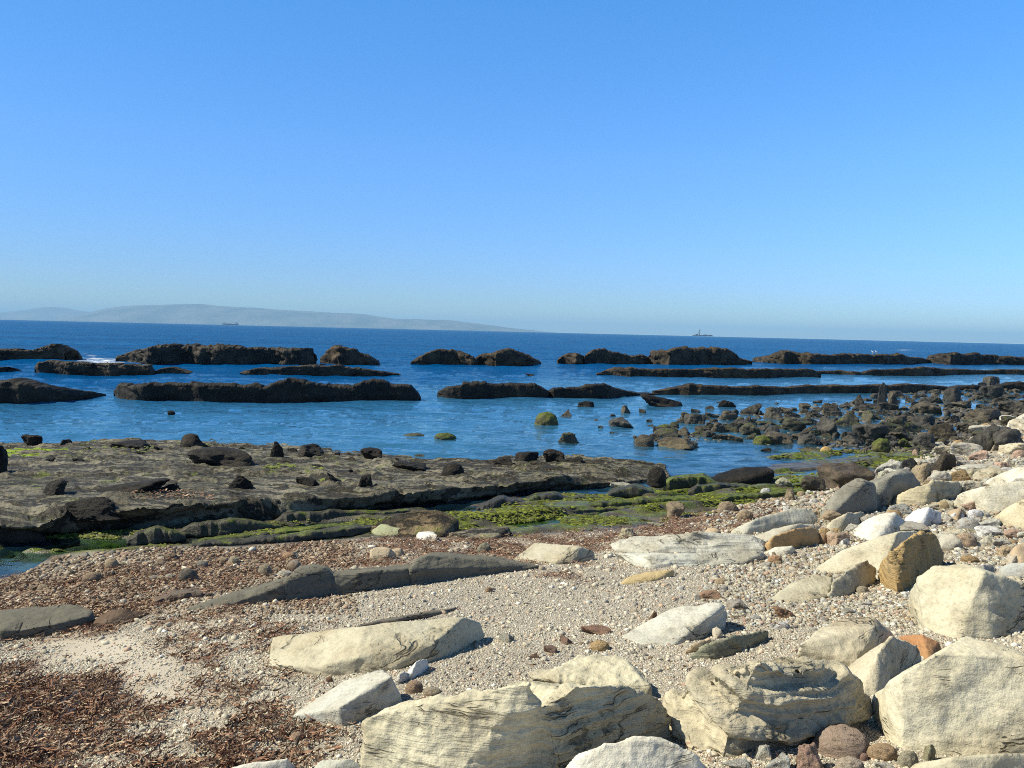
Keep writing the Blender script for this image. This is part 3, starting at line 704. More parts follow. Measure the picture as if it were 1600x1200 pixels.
# ================================================================== ROCK SHELF AT THE LEFT
loft('rock_shelf', 'broad brown rock shelf at the left with a black shaded front wall and green patches', [
    [(-70, 848, -.06), (60, 840, -.06), (200, 833, -.06), (400, 824, -.06), (540, 802, -.06), (665, 789, -.06), (800, 776, -.06), (867, 768, -.06), (960, 764, -.06), (1046, 752, -.06)],
    [(-70, 835, .13), (60, 832, .1), (200, 818, .1), (400, 808, .1), (540, 795, .09), (665, 782, .09), (800, 768, .09), (867, 760, .09), (960, 754, .08), (1046, 745, .03)],
    [(-70, 822, .28), (60, 824, .25), (110, 800, .34), (216, 797, .36), (337, 788, .34), (439, 781, .3), (540, 779, .27), (600, 774, .26), (700, 764, .25), (800, 757, .24), (867, 750, .22), (952, 740, .18), (1040, 733, .08)],
    [(-70, 790, .36), (60, 790, .36), (120, 788, .38), (216, 788, .38), (337, 780, .36), (439, 772, .32), (540, 770, .3), (600, 764, .29), (700, 756, .28), (800, 749, .26), (867, 742, .24), (952, 734, .2), (1040, 731, .1)],
    [(-70, 740, .3), (60, 742, .3), (200, 738, .3), (337, 737, .28), (439, 735, .26), (540, 735, .25), (600, 736, .22), (700, 735, .2), (800, 732, .18), (867, 728, .16), (952, 725, .14), (1040, 730, .06)],
    [(-70, 702, .14), (60, 702, .14), (180, 697, .14), (337, 699, .14), (439, 705, .12), (540, 712, .12), (640, 719, .12), (700, 724, .12), (780, 722, .1), (867, 716, .1), (952, 720, .08), (1040, 729, .03)],
    [(-70, 693, .02), (60, 693, .02), (180, 688, .02), (337, 690, .02), (439, 696, .02), (540, 704, .02), (640, 713, .0), (700, 720, .0), (780, 717, .0), (867, 712, .0), (952, 717, .0), (1040, 728, .0)],
    [(-70, 690, -.3), (60, 690, -.3), (180, 685, -.3), (337, 687, -.3), (439, 693, -.3), (540, 701, -.3), (640, 710, -.3), (700, 717, -.3), (780, 714, -.3), (867, 709, -.3), (952, 714, -.3), (1040, 726, -.3)]],
    M_SHELF, cat='rock shelf', n=620, m=150, amp=.045, freq=1.1, strata=.05, sn=(.1, -.35, .94), sf=8, seed=4, spike=.06)
SG = 'boulders lying on the rock shelf'
S_ = lambda l, a, b, c, d, k='boulder', m=None, col=B3, **q: stone('boulder', l, a, b, c, d, k, m or M_REEF, col, 'boulder', SG, **q)
SH_H = [(-200, .3), (700, .3), (770, .34), (800, .36), (850, .0)]
def on_shelf(o, py):
    """lift a boulder from the water plane to the shelf's top while keeping its place on the ground line"""
    h = float(np.interp(py, [690, 702, 740, 790], [.02, .12, .27, .36]))
    k = (CAM[2] - h) / CAM[2]
    o.location = (o.location[0] * k, o.location[1] * k, o.location[2] * k + h - .03); o.scale = tuple(v * k for v in o.scale)
for l, a, b, c, d, k in [
    ('round black boulder on the seaward rim of the shelf, the roundest there', 272, 314, 674, 700, 'cobble'),
    ('large black hump of rock on the shelf in front of the round boulder', 286, 399, 694, 730, 'boulder'),
    ('dark blocky boulder on the shelf rim with a lower rock joined at its right', 406, 442, 686, 716, 'boulder'),
    ('rough low cluster rock on the shelf rim behind the cracked surface', 440, 512, 691, 714, 'boulder'),
    ('long jagged black rock across the left half of the shelf', 114, 250, 739, 772, 'slab'),
    ('black low rock at the right tail of the long jagged rock', 215, 286, 748, 770, 'slab'),
    ('dark round-backed boulder at the left end of the shelf', 36, 93, 745, 777, 'boulder'),
    ('black humped rock on the edge of the shelf wall at the left', 84, 182, 770, 800, 'boulder'),
    ('pointed black boulder with a pale sloping left side near the shelf middle', 328, 392, 737, 765, 'boulder'),
    ('small pyramid-shaped black rock on the shelf', 496, 540, 732, 756, 'slab'),
    ('low black rock left of the small pyramid-shaped rock', 448, 500, 741, 757, 'slab'),
    ('dark brown upright boulder casting a shadow right, in the middle of the shelf', 552, 592, 737, 761, 'boulder'),
    ('smooth dark half-round boulder on the pale part of the shelf', 686, 728, 719, 741, 'cobble'),
    ('small dark rock on the water side of the shelf rim', 562, 601, 696, 713, 'boulder'),
    ('brown peaked rock on the shelf rim, left of a matching one', 800, 842, 702, 721, 'boulder'),
    ('brown peaked rock on the shelf rim, right of a matching one', 848, 886, 699, 718, 'boulder'),
    ('flat brown rock between the peaked rocks and the shelf', 760, 806, 711, 724, 'slab'),
    ('low dark rock right of the two peaked rocks', 872, 912, 710, 722, 'slab'),
    ('small flat dark rock beside the bright green patch on the shelf', 104, 132, 712, 722, 'slab'),
    ('square brown block at the left rim of the shelf by the water', 28, 68, 675, 696, 'boulder'),
    ('small black rock at the rim of the shelf right of the square brown block', 80, 110, 684, 698, 'boulder'),
    ('flat broken rock plates along the shelf rim', 150, 245, 684, 704, 'slab'),
    ('small brown stone on the green streak of the shelf', 478, 506, 722, 732, 'cobble'),
    ('low dark ledge stone near the front wall of the shelf', 340, 396, 763, 776, 'slab'),
    ('round knob of rock at the right tip of the shelf', 1012, 1044, 726, 752, 'cobble'),
    ('low dark plate of rock left of the dark half-round boulder', 600, 680, 716, 732, 'slab')]:
    on_shelf(S_(l, a, b, c, d, k, col=random.choice([B3, B0, B2]), water=True), d)
on_shelf(S_('tall black rock cut off by the left edge of the photo', -40, 9, 684, 742, 'boulder', col=B0, water=True), 742)

def put_shelf(x, y, w_):
    o_ = S_('small dark rock', x - w_ / 2, x + w_ / 2, y - w_ * random.uniform(.25, .45), y, random.choice(['boulder', 'slab']), col=random.choice([B3, B2, B1]), water=True); on_shelf(o_, y)
    AUTO.append((o_, x, y, 'small dark', 'shelf stone'))
AUTO = []
def in_poly(poly, x, y):
    return poly_sd(np.array(poly, float), np.array([x], float), np.array([y], float))[0] > 0
def scatter(n, poly, size, fn, tries=60, sep=.72):
    xs = [p[0] for p in poly]; ys = [p[1] for p in poly]; k = 0; t = 0; placed = []
    while k < n and t < n * tries:
        t += 1
        x, y = random.uniform(min(xs), max(xs)), random.uniform(min(ys), max(ys))
        if not in_poly(poly, x, y): continue
        w_ = size(x, y)
        if any((abs(x - a) < (w_ + c) / 2 * sep) and (abs(y - b) < (w_ + c) / 2 * sep * .5) for a, b, c in placed): continue
        placed.append((x, y, w_)); fn(x, y, w_); k += 1
    return placed
scatter(46, [(0, 712), (150, 700), (420, 702), (600, 722), (860, 722), (780, 742), (560, 765), (300, 778), (60, 785), (0, 790)], lambda x, y: random.choice([8, 11, 14, 20, 28]), put_shelf)
scatter(30, [(120, 700), (270, 692), (440, 700), (620, 714), (640, 720), (440, 708), (270, 702), (130, 706)], lambda x, y: random.choice([8, 12, 16, 22]), put_shelf)
# bright green growth on the shelf
def algae_patch(name, label, poly, h, dens, col=(.20, .27, .03), size=.05, seed=0):
    p = np.array([on_z([a], [b], h)[0][:2] for a, b in poly]); lo, hi = p.min(0), p.max(0)
    r = np.random.default_rng(seed); n = int(dens * np.prod(hi - lo)); q = r.uniform(lo, hi, (n, 2))
    m_ = poly_sd(p, q[:, 0], q[:, 1]) + fbm(P3(q[:, 0] * 2, q[:, 1] * 2), 3, seed) * .35 > .05; q = q[m_]; n = len(q)
    V = []; Fc = []; a = r.uniform(0, 6.28, n); sz = size * r.uniform(.4, 1.3, n); hz = h + .01 + r.uniform(0, .03, n)
    ring = np.array([0, 1.1, 2.2, 3.4, 4.6, 5.5])
    rr = sz[:, None] * r.uniform(.6, 1.2, (n, 6))
    vx = q[:, 0, None] + np.cos(a[:, None] + ring) * rr; vy = q[:, 1, None] + np.sin(a[:, None] + ring) * rr * .8
    vz = hz[:, None] + r.uniform(-.012, .012, (n, 6))
    cx = np.stack([q[:, 0], q[:, 1], hz + .02], 1)
    V = np.concatenate([np.stack([vx, vy, vz], -1), cx[:, None]], 1).reshape(-1, 3)
    base = np.arange(n)[:, None] * 7
    F = np.concatenate([np.stack([base[:, 0] + i, base[:, 0] + (i + 1) % 6, base[:, 0] + 6], 1) for i in range(6)])
    m = mesh_np(name, V, F.ravel(), np.full(len(F), 3))
    c = np.array(col)[None] * r.uniform(.55, 1.25, (n, 1)); c = np.repeat(np.concatenate([c, np.ones((n, 1))], 1), 7, 0)
    set_col(m, 'Col', c)
    return tag(link(name, m, M_VC), label, None, None, 'stuff')
M_VC = m_vcol('algae_growth', .75, 40)
algae_patch('green_algae', 'bright green algae on the rock shelf at the left', [(6, 706), (55, 703), (112, 702), (114, 712), (60, 716), (0, 716)], .15, 260, (.22, .30, .02), .09, 3)
def green_tufts():
    q = hit_many(RNG.uniform(-20, 1480, 110000), RNG.uniform(690, 865, 110000)); x, y = q[:, 0], q[:, 1]
    sh = shore_s(x, y); z = gz_at(x, y); am = np.zeros(len(x))
    for p in ALGAE: am = np.maximum(am, sstep(-.3, .4, poly_sd(p, x, y)))
    pat = fbm(np.stack([x * .9 + .3 * y, y * 2.6, x * 0], 1), 5, 91, .65)
    k = (am * sstep(-.08, .12, pat) > RNG.uniform(0, 1, len(x))) & (z > .0); x, y, z, pat = x[k], y[k], z[k], pat[k]; n = len(x)
    r = np.random.default_rng(5); a = r.uniform(0, 6.28, n); ring = np.array([0, 1.1, 2.2, 3.4, 4.6, 5.5]); rr = (r.uniform(.008, .028, n) * np.clip(y / 13, .8, 1.6))[:, None] * r.uniform(.5, 1.3, (n, 6))
    V = np.concatenate([np.stack([x[:, None] + np.cos(a[:, None] + ring) * rr * 2.2, y[:, None] + np.sin(a[:, None] + ring) * rr, z[:, None] + r.uniform(-.01, .012, (n, 6))], -1), np.stack([x, y, z + r.uniform(.008, .03, n)], 1)[:, None]], 1).reshape(-1, 3)
    b = np.arange(n) * 7; F = np.concatenate([np.stack([b + i, b + (i + 1) % 6, b + 6], 1) for i in range(6)])
    m = mesh_np('green_algae', V, F.ravel(), np.full(len(F), 3), False)
    pl = np.array([(.13, .155, .02), (.08, .09, .015), (.20, .235, .03), (.04, .045, .012), (.15, .15, .05)]); c = pl[r.choice(5, n, p=[.3, .25, .15, .2, .1])] * r.uniform(.7, 1.25, (n, 1))
    set_col(m, 'Col', np.repeat(np.concatenate([c, np.ones((n, 1))], 1), 7, 0)); tag(link('green_algae', m, M_VC), 'green algae mat covering the rock ledges of the tidal trough', kind='stuff')
green_tufts()
algae_patch('green_algae', 'thin green algae streak on the middle of the shelf', [(380, 738), (420, 728), (500, 726), (510, 733), (440, 742)], .25, 70, (.16, .19, .04), .07, 4)
algae_patch('green_algae', 'green algae on the rock rim of the shelf', [(120, 702), (200, 698), (270, 702), (200, 712), (120, 714)], .17, 50, (.15, .17, .04), .07, 5)

# ================================================================== DARK STRATA LEDGES IN THE TROUGH
LG = 'thin tilted rock ledges in the tidal trough'
def ledge(label, prof, color=B3, mat=None, back=6, seed=1, jag=.7, cat='rock ledge', water=True, name='rock_ledge', group=LG, vox=None):
    """prof = (px, base py, top py): a thin tilted bed with a shaded front"""
    _a = np.array(prof, float); _n = int(max(8, (_a[-1, 0] - _a[0, 0]) / 5)); _x = np.linspace(_a[0, 0], _a[-1, 0], _n)
    _b = np.interp(_x, _a[:, 0], _a[:, 1]); _t = np.interp(_x, _a[:, 0], _a[:, 2]); _u = (_b - _t)
    _j = fbm(P3(_x * (.06 if water else .025), seed * 3.1), 3, seed) * (.24 if water else .10) + np.round(vnoise(P3(_x * .05, seed * 1.7), seed + 3) * 2.2) * (.07 if water else .03)
    _t = _t - _j * _u * jag; _b = _b + jag * fbm(P3(_x * .08, seed * 5.1), 2, seed + 9) * (2.0 if water else .5)
    prof = list(zip(_x, _b, _t)); bk = back * (1 + .8 * jag * fbm(P3(_x * .05, seed * 2.3), 3, seed + 5))
    up = []
    for px, pb, pt in prof:
        q = (on_z([px], [pb]) if water else hit([px], [pb]))[0]; up.append((pb - pt) * q[1] / F_PX)
    gap = lambda v, k: v
    rows = [[(px, pb + 1, -.03) for px, pb, pt in prof], [(px, pb, .0) for px, pb, pt in prof],
            [(px, pt, max(.02, u * .97)) for (px, pb, pt), u in zip(prof, up)],
            [(px, pt - k * .45, max(.015, u * .9)) for (px, pb, pt), u, k in zip(prof, up, bk)],
            [(px, pt - k, -.02) for (px, pb, pt), u, k in zip(prof, up, bk)], [(px, pt - k - 1, -.1) for (px, pb, pt), u, k in zip(prof, up, bk)]]
    return loft(name, label, rows, mat or M_MOSS, color, cat, n=int(max(40, min(300, (prof[-1][0] - prof[0][0]) * 1.0))), m=30, amp=.017 if water else .008, freq=4.5 if water else 2.0, strata=.035 if water else .018, sf=22 if water else 30, sn=(.1, .1, 1), water=water, seed=seed, group=group)
ledge('mossy dark hump ledge at the left of the green pool', [(198, 851, 846), (215, 850, 834), (240, 850, 828), (270, 848, 830), (290, 843, 838)], seed=3)
ledge('dark ledge under the shelf wall with a smooth grey top', [(272, 838, 834), (300, 838, 821), (330, 838, 815), (375, 834, 813), (415, 829, 819), (440, 825, 822)], seed=5)
ledge('black ledge with a bright green left tip beside the shelf wall', [(428, 821, 817), (445, 820, 803), (470, 819, 801), (530, 815, 799), (560, 812, 800), (600, 809, 800), (655, 806, 797), (668, 804, 802)], seed=7)
ledge('black jagged rock at the left edge below the shelf wall', [(-40, 850, 830), (0, 850, 822), (20, 850, 820), (40, 849, 824), (60, 848, 832), (72, 848, 844)], color=B0, mat=M_REEF, seed=9)
ledge('long thin low ledge above the strip of wet sand', [(300, 858, 852), (380, 853, 845), (460, 846, 836), (540, 838, 826), (590, 832, 824)], seed=11, back=9)
ledge('thin green ledge below the dark ledge with the grey top', [(310, 850, 846), (370, 843, 838), (440, 838, 831), (520, 830, 822), (570, 826, 822)], mat=M_BRIGHTMOSS, seed=12, back=6)
ledge('dark rounded ledge at the left end of the upper green terrace', [(745, 800, 796), (765, 799, 784), (790, 797, 778), (812, 795, 782), (830, 792, 788)], seed=13, mat=M_BOUL)
ledge('black-faced ledge in the middle of the upper green terrace', [(812, 791, 785), (835, 791, 776), (865, 790, 773), (880, 788, 779), (905, 786, 776), (940, 783, 777), (960, 780, 776)], seed=15)
ledge('long low ledge edging the blue pool', [(740, 811, 808), (790, 810, 803), (850, 808, 801), (900, 804, 797), (960, 800, 794), (1010, 797, 792), (1060, 792, 788)], seed=17)
ledge('green ledge with a black face right of the pool', [(900, 798, 794), (935, 797, 786), (990, 794, 783), (1040, 791, 779), (1090, 786, 778), (1130, 782, 778)], seed=19, mat=M_BRIGHTMOSS)
ledge('mossy hump ledge near the tip of the shelf', [(950, 779, 774), (965, 778, 764), (985, 777, 760), (1005, 776, 764), (1020, 774, 770)], seed=21)
ledge('bright green hump beside the tip of the shelf', [(1030, 767, 762), (1045, 767, 750), (1070, 766, 746), (1100, 765, 747), (1125, 764, 758)], mat=M_BRIGHTMOSS, seed=23)
ledge('dark ledge right of the bright green hump', [(1075, 776, 770), (1090, 775, 760), (1130, 773, 757), (1180, 770, 762), (1210, 766, 761)], seed=25)
ledge('green flat ledge with layered edge by the brown boulder', [(1110, 790, 786), (1140, 788, 776), (1190, 785, 772), (1240, 779, 768), (1265, 774, 768)], mat=M_BRIGHTMOSS, seed=27)
rock('flat_rock', 'long black slab rising from the water in front of the clear shallow', [[(1096, 755, .03), (1119, 741, .14), (1147, 731, .27), (1200, 728, .32), (1211, 734, .3), (1204, 750, .08), (1131, 759, .0), (1100, 758, 0)]], M_REEF, (.55, .55, .55), 'flat rock', amp=.03, freq=3, strata=.03, water=True)
stone('rock', 'pale flat stone lying on the green ledges near the shelf tip', 944, 992, 752, 764, 'slab', M_PALE, (.42, .42, .34), water=True)
stone('rock', 'two-lobed brown rock standing on the green mat', 1038, 1071, 783, 807, 'boulder', M_COB, (.25, .2, .13))
stone('rock', 'small knobbly grey rock above the bright green hump', 1014, 1034, 744, 757, 'boulder', M_COB, (.3, .28, .24), water=True)
stone('rock', 'green rounded stone in the middle of the green terrace', 1002, 1032, 769, 782, 'cobble', M_MOSS, B1, water=True)
for l, a, b, c, d in [('mossy grey stone between two green ledges right of the pool', 1120, 1150, 753, 764), ('green stone by the foot of the long black slab ledge', 1180, 1205, 757, 768),
                      ('low dark stone under the shelf tip', 1060, 1092, 780, 790), ('small mossy stone at the near side of the green mat', 866, 892, 790, 799)]:
    stone('rock', l, a, b, c, d, 'boulder', M_MOSS, B1, water=True)

# ================================================================== LONE ROCKS IN THE SHALLOW WATER
WG = 'single rocks in the shallow water'
for l, a, b, c, d, k, mt, col in [
    ('bright green mossy rock alone in the middle of the calm water', 831, 876, 642, 664, 'cobble', M_BRIGHTMOSS, B1),
    ('small brown pointed stone right of the bright green rock', 872, 897, 639, 651, 'slab', M_BOUL, B1),
    ('rounded dark mossy boulder below the bright green rock', 869, 916, 674, 692, 'boulder', M_MOSS, B2),
    ('flat brown rock with water around it right of the dark mossy boulder', 944, 1001, 652, 668, 'slab', M_BOUL, B2),
    ('low mossy rock, right one of a pair near the shelf', 672, 716, 675, 688, 'cobble', M_BRIGHTMOSS, B2),
    ('low mossy rock, left one of a pair near the shelf', 624, 664, 676, 684, 'cobble', M_MOSS, B2),
    ('dark rounded rock beside a long flat slab in the shallows', 992, 1024, 678, 697, 'cobble', M_BOUL, B1),
    ('long flat tan slab lying in the shallows', 1008, 1106, 682, 703, 'slab', M_BOUL, (1.5, 1.3, .9)),
    ('tiny black rock tip left of centre in the calm water', 257, 272, 641, 649, 'boulder', M_REEF, B0),
    ('small stone in the water under the tapering reef', 966, 988, 633, 645, 'boulder', M_BOUL, B1),
    ('thin brown stone right of the small stone under the tapering reef', 996, 1010, 638, 645, 'slab', M_BOUL, B1),
    ('greenish submerged rock above the long flat slab', 1020, 1062, 668, 682, 'cobble', M_MOSS, B2),
    ('green rock in the water left of the boulder field', 1025, 1060, 662, 672, 'cobble', M_BRIGHTMOSS, B3),
    ('mossy flat rock in the water by the first boulders', 1075, 1112, 668, 680, 'slab', M_MOSS, B2),
    ('lime green mound of algae rock at the boulder field edge', 1177, 1212, 679, 694, 'cobble', M_BRIGHTMOSS, (1.4, 1.4, 1)),
    ('golden brown cobble sitting on a flat rock in the shallows', 1283, 1303, 697, 709, 'cobble', M_COB, (.55, .36, .12)),
    ('flat olive rock under the golden brown cobble', 1243, 1316, 696, 707, 'slab', M_MOSS, B1),
    ('big square boulder covered in green algae', 1366, 1408, 684, 712, 'boulder', M_BRIGHTMOSS, B1),
    ('green algae boulder right behind the square green boulder', 1396, 1432, 684, 702, 'boulder', M_BRIGHTMOSS, B2),
    ('round olive cobble on the shore beyond the square green boulder', 1464, 1484, 685, 700, 'cobble', M_MOSS, B1),
    ('flat black submerged stone below the lime green mound', 1188, 1206, 699, 705, 'slab', M_REEF, B2),
    ('low rock tip in the sea before the second reef row', 820, 840, 583, 587, 'slab', M_REEF, B1)]:
    stone('rock', l, a, b, c, d, k, mt, col, 'rock', WG, water=True)

# ================================================================== DARK BOULDER FIELD
BG = 'dark boulders of the boulder field'
for l, a, b, c, d, k, mt, col in [
    ('tall narrow block standing upright at the far edge of the boulder field', 1369, 1390, 597, 633, 'boulder', M_BOUL, B3),
    ('black rock hump left of the tall narrow block', 1337, 1366, 616, 636, 'boulder', M_BOUL, B0),
    ('grey block right of the tall narrow block', 1388, 1410, 612, 640, 'boulder', M_BOUL, B1),
    ('square black block at the far edge near the right', 1478, 1510, 602, 628, 'boulder', M_BOUL, B0),
    ('dark flat-topped block at the far right of the boulder field', 1537, 1577, 601, 625, 'boulder', M_BOUL, B3),
    ('largest smooth grey boulder in the middle of the boulder field', 1343, 1402, 658, 691, 'boulder', M_BOUL, B2),
    ('dark broad boulder left of the largest grey boulder', 1275, 1332, 648, 680, 'boulder', M_BOUL, B2),
    ('brown angular boulder with a cracked face in the right boulder field', 1452, 1512, 659, 686, 'boulder', M_BOUL, (1.2, 1.0, .7)),
    ('long smooth dark boulder leaning right above the pale stones', 1494, 1572, 660, 706, 'slab', M_BOUL, B2),
    ('broad dark boulder at the right edge above the pale stones', 1556, 1625, 668, 705, 'boulder', M_BOUL, B2),
    ('rough dark brown boulder where the pale stones begin', 1452, 1514, 704, 737, 'boulder', M_BOUL, (.9, .75, .55)),
    ('low dark boulder behind the pale shore stones', 1406, 1446, 715, 735, 'boulder', M_BOUL, B3),
    ('smooth dark boulder right of the green algae boulders', 1430, 1478, 676, 702, 'boulder', M_BOUL, B2),
    ('rounded dark boulder behind the largest grey boulder', 1428, 1468, 647, 668, 'boulder', M_BOUL, B3),
    ('grey brown boulder in the front of the boulder field', 1194, 1222, 665, 684, 'cobble', M_BOUL, B2),
    ('flat olive boulder at the left side of the boulder field', 1152, 1200, 660, 680, 'slab', M_MOSS, B2),
    ('pale brown square stone at the left end of the boulder field', 1108, 1136, 659, 677, 'boulder', M_BOUL, B1),
    ('brown boulder tip beside the pale brown square stone', 1063, 1090, 643, 658, 'boulder', M_BOUL, B1),
    ('dark pointed boulder sticking up at the left of the field', 1150, 1176, 650, 665, 'slab', M_BOUL, B2),
    ('large flat brown boulder at the front of the field', 1246, 1290, 676, 696, 'slab', M_BOUL, B2),
    ('big purplish brown boulder with a rough top beside the grey wall-like rock', 1277, 1374, 722, 764, 'boulder', M_BOUL, (1.35, 1.1, .9)),
    ('dark brown boulder at the left foot of the purplish boulder', 1252, 1296, 741, 768, 'boulder', M_BOUL, B1)]:
    stone('boulder', l, a, b, c, d, k, mt, col, 'boulder', BG, water=d < 700)
FIELD = [(1000, 690), (1065, 655), (1190, 645), (1330, 632), (1430, 612), (1600, 600), (1625, 655), (1580, 680), (1500, 705), (1440, 712), (1320, 702), (1180, 694), (1100, 682)]
def cword(c):
    r, g, b = c; l = (r + g + b) / 3; s = r / max(b, .01)
    if l > .62: return 'white'
    if s < 1.3: return 'grey' if l < .45 else 'light grey'
    if s > 2.4: return 'orange'
    if g / r < .75: return 'pinkish'
    return 'brown' if l < .28 else ('tan' if l < .42 else 'cream')
def put_field(x, y, w_):
    t = random.random()
    if y > 655 and t < .34: mt, col, l = M_MOSS, B2, 'dark boulder with patches of green algae among the wet boulders'
    elif t < .7: mt, col, l = M_BOUL, (1, .98, .92), 'plain dark brown boulder among others in the boulder field'
    else: mt, col, l = M_BOUL, (1.35, 1.22, 1.0), 'paler brown weathered boulder in the boulder field'
    v = random.uniform(.75, 1.15); col = tuple(c * v for c in col)
    hgt = w_ * random.uniform(.26, .46)
    o_ = stone('boulder', l, x - w_ / 2, x + w_ / 2, y - hgt, y, random.choice(['boulder', 'boulder', 'slab', 'slab']), mt, col, 'boulder', BG, water=shore_px(x, y))
    AUTO.append((o_, x, y - hgt / 2, 'algae-spotted' if mt is M_MOSS else ('dark' if t < .7 else 'paler brown'), 'boulder'))
def shore_px(x, y):
    p = on_z([x], [y])[0]; return shore_s(np.array([p[0]]), np.array([p[1]]))[0] < 0
def fsize(x, y):
    base = np.interp(y, [600, 640, 700], [26, 42, 62]) ; return base * random.choice([.4, .5, .6, .8, 1, 1.3])
scatter(225, FIELD, fsize, put_field, sep=.5)
scatter(16, [(930, 650), (1060, 635), (1200, 622), (1330, 622), (1330, 640), (1190, 652), (1060, 665), (980, 690), (930, 670)], lambda x, y: random.uniform(8, 22),
        lambda x, y, w_: AUTO.append((stone('rock', 'little dark rock tip poking out of the water left of the boulder field', x - w_ / 2, x + w_ / 2, y - w_ * .3, y, 'slab', M_BOUL, B2, 'rock', 'little rock tips in the shallows', water=True), x, y, 'little dark', 'rock tip')))

# ================================================================== TRACED PALE ROCKS ON THE BEACH
Kp = dict(mat=M_PALE); Kl = dict(mat=M_LAYER)
rock('flat_sandstone', 'long pale smooth slab lying on the gravel, its shadow at the right end', [[(425, 995, .10), (419, 1040, .03), (500, 1040, .1), (560, 1026, .17), (677, 1006, .2), (757, 991, .2), (751, 973, .25), (724, 964, .25), (569, 978, .2), (419, 1046, 0), (505, 1056, 0), (602, 1050, 0), (690, 1030, 0)]], M_PALE, PALE, 'flat rock', amp=.018, freq=3, strata=.02, sn=(.05, -.1, 1), sf=17)
rock('flat_sandstone', 'small wedge slab in front of the long smooth slab, with a cracked yellow front corner', [[(451, 1119, .02), (535, 1065, .12), (596, 1045, .18), (612, 1056, .2), (624, 1083, .17), (575, 1090, .17), (528, 1106, .13), (535, 1136, 0), (600, 1115, 0), (628, 1098, 0), (455, 1123, 0)]], M_PALE, GREYP, 'flat rock', amp=.012, freq=4, strata=.012, sf=20)
rock('driftwood_stone', 'narrow white bone-shaped stone leaning between the two slabs', [[(614, 1066, .02), (624, 1050, .07), (636, 1044, .09), (640, 1056, .06), (625, 1069, .0)], [(634, 1050, .07), (652, 1030, .13), (668, 1027, .14), (672, 1036, .12), (664, 1045, .1), (640, 1060, .04)]], M_PALE, WHITE, 'stone', amp=.008, freq=9)
rock('sandstone_boulder', 'huge layered front boulder with a lit cream left face and a shaded ribbed right side', [
    [(562, 1128, .22), (575, 1119, .27), (636, 1092, .32), (737, 1077, .38), (828, 1066, .44), (842, 1095, .42), (850, 1130, .36), (560, 1225, .0), (700, 1235, .0), (850, 1205, 0), (600, 1150, .12), (800, 1150, .17)],
    [(800, 1072, .42), (900, 1070, .4), (985, 1074, .38), (1030, 1090, .35), (1052, 1125, .22), (1050, 1153, .06), (950, 1178, .03), (870, 1215, 0), (830, 1200, .05), (850, 1105, .38)],
    [(822, 1049, .46), (889, 1034, .5), (940, 1028, .52), (967, 1031, .52), (1003, 1052, .45), (1018, 1073, .4), (900, 1066, .42), (830, 1062, .42)]],
    M_LAYER, (.60, .55, .39), 'boulder', amp=.05, freq=2.8, strata=.075, sn=(.12, -.25, 1), sf=15, round_=1)
rock('sandstone_boulder', 'big ribbed layered boulder with many thin beds and dark hollows at bottom centre', [
    [(1011, 1119, .16), (1028, 1095, .22), (1062, 1072, .3), (1116, 1051, .38), (1150, 1038, .43), (1187, 1031, .46), (1264, 1033, .5), (1305, 1045, .48), (1342, 1065, .4), (1356, 1092, .34), (1358, 1126, .16), (1305, 1152, .0), (1237, 1172, .0), (1129, 1187, .0), (1089, 1170, .03), (1040, 1140, .08), (1150, 1095, .27), (1250, 1085, .30), (1060, 1110, .18)]],
    M_LAYER, (.53, .47, .33), 'boulder', amp=.06, freq=3.2, strata=.10, sn=(.22, -.35, .9), sf=22, round_=1)
rock('sandstone_boulder', 'white rough boulder cut off by the bottom edge, left of the mauve cobble', [[(870, 1212, .1), (905, 1180, .2), (945, 1162, .25), (990, 1150, .28), (1030, 1152, .27), (1060, 1165, .24), (1092, 1180, .2), (1112, 1212, .1), (980, 1230, .15), (880, 1260, 0), (1100, 1260, 0)]], M_PALE, (.70, .67, .55), 'boulder', amp=.02, freq=5, strata=.01)
rock('sandstone_boulder', 'biggest cream boulder with a broad smooth tilted face at the lower right', [[(1359, 1099, .16), (1369, 1085, .22), (1409, 1052, .36), (1463, 1021, .48), (1511, 991, .62), (1554, 1004, .6), (1600, 1025, .58), (1720, 1070, .5), (1360, 1126, .08), (1386, 1153, .02), (1409, 1170, .0), (1470, 1180, .0), (1538, 1177, .0), (1620, 1180, 0), (1740, 1200, 0), (1520, 1080, .26), (1600, 1100, .26)]], M_PALE, (.64, .59, .43), 'boulder', amp=.03, freq=2.6, strata=.02, sn=(-.5, -.5, .8), sf=7)
rock('sandstone_boulder', 'two-lobed pale boulder behind the ribbed boulder, its right lobe greyer', [
    [(1242, 1028, .08), (1251, 1004, .16), (1283, 980, .2), (1325, 965, .22), (1365, 964, .22), (1366, 980, .22), (1398, 992, .22), (1372, 1022, .22), (1335, 1040, .16), (1290, 1036, .1), (1243, 1040, 0)],
    [(1395, 992, .28), (1433, 1008, .25), (1441, 1025, .2), (1416, 1052, .1), (1368, 1088, 0), (1345, 1087, 0), (1335, 1062, .1), (1315, 1048, .12), (1372, 1018, .22)]], M_PALE, (.56, .50, .36), 'boulder', amp=.02, freq=4, strata=.015, sf=12)
rock('stone', 'bright orange stone wedged behind the biggest cream boulder', [[(1404, 993, .08), (1440, 991, .14), (1467, 1003, .15), (1471, 1015, .12), (1452, 1031, .02), (1440, 1030, .0), (1430, 1005, .1)]], M_PALE, (.44, .22, .10), 'stone', amp=.015, freq=6)
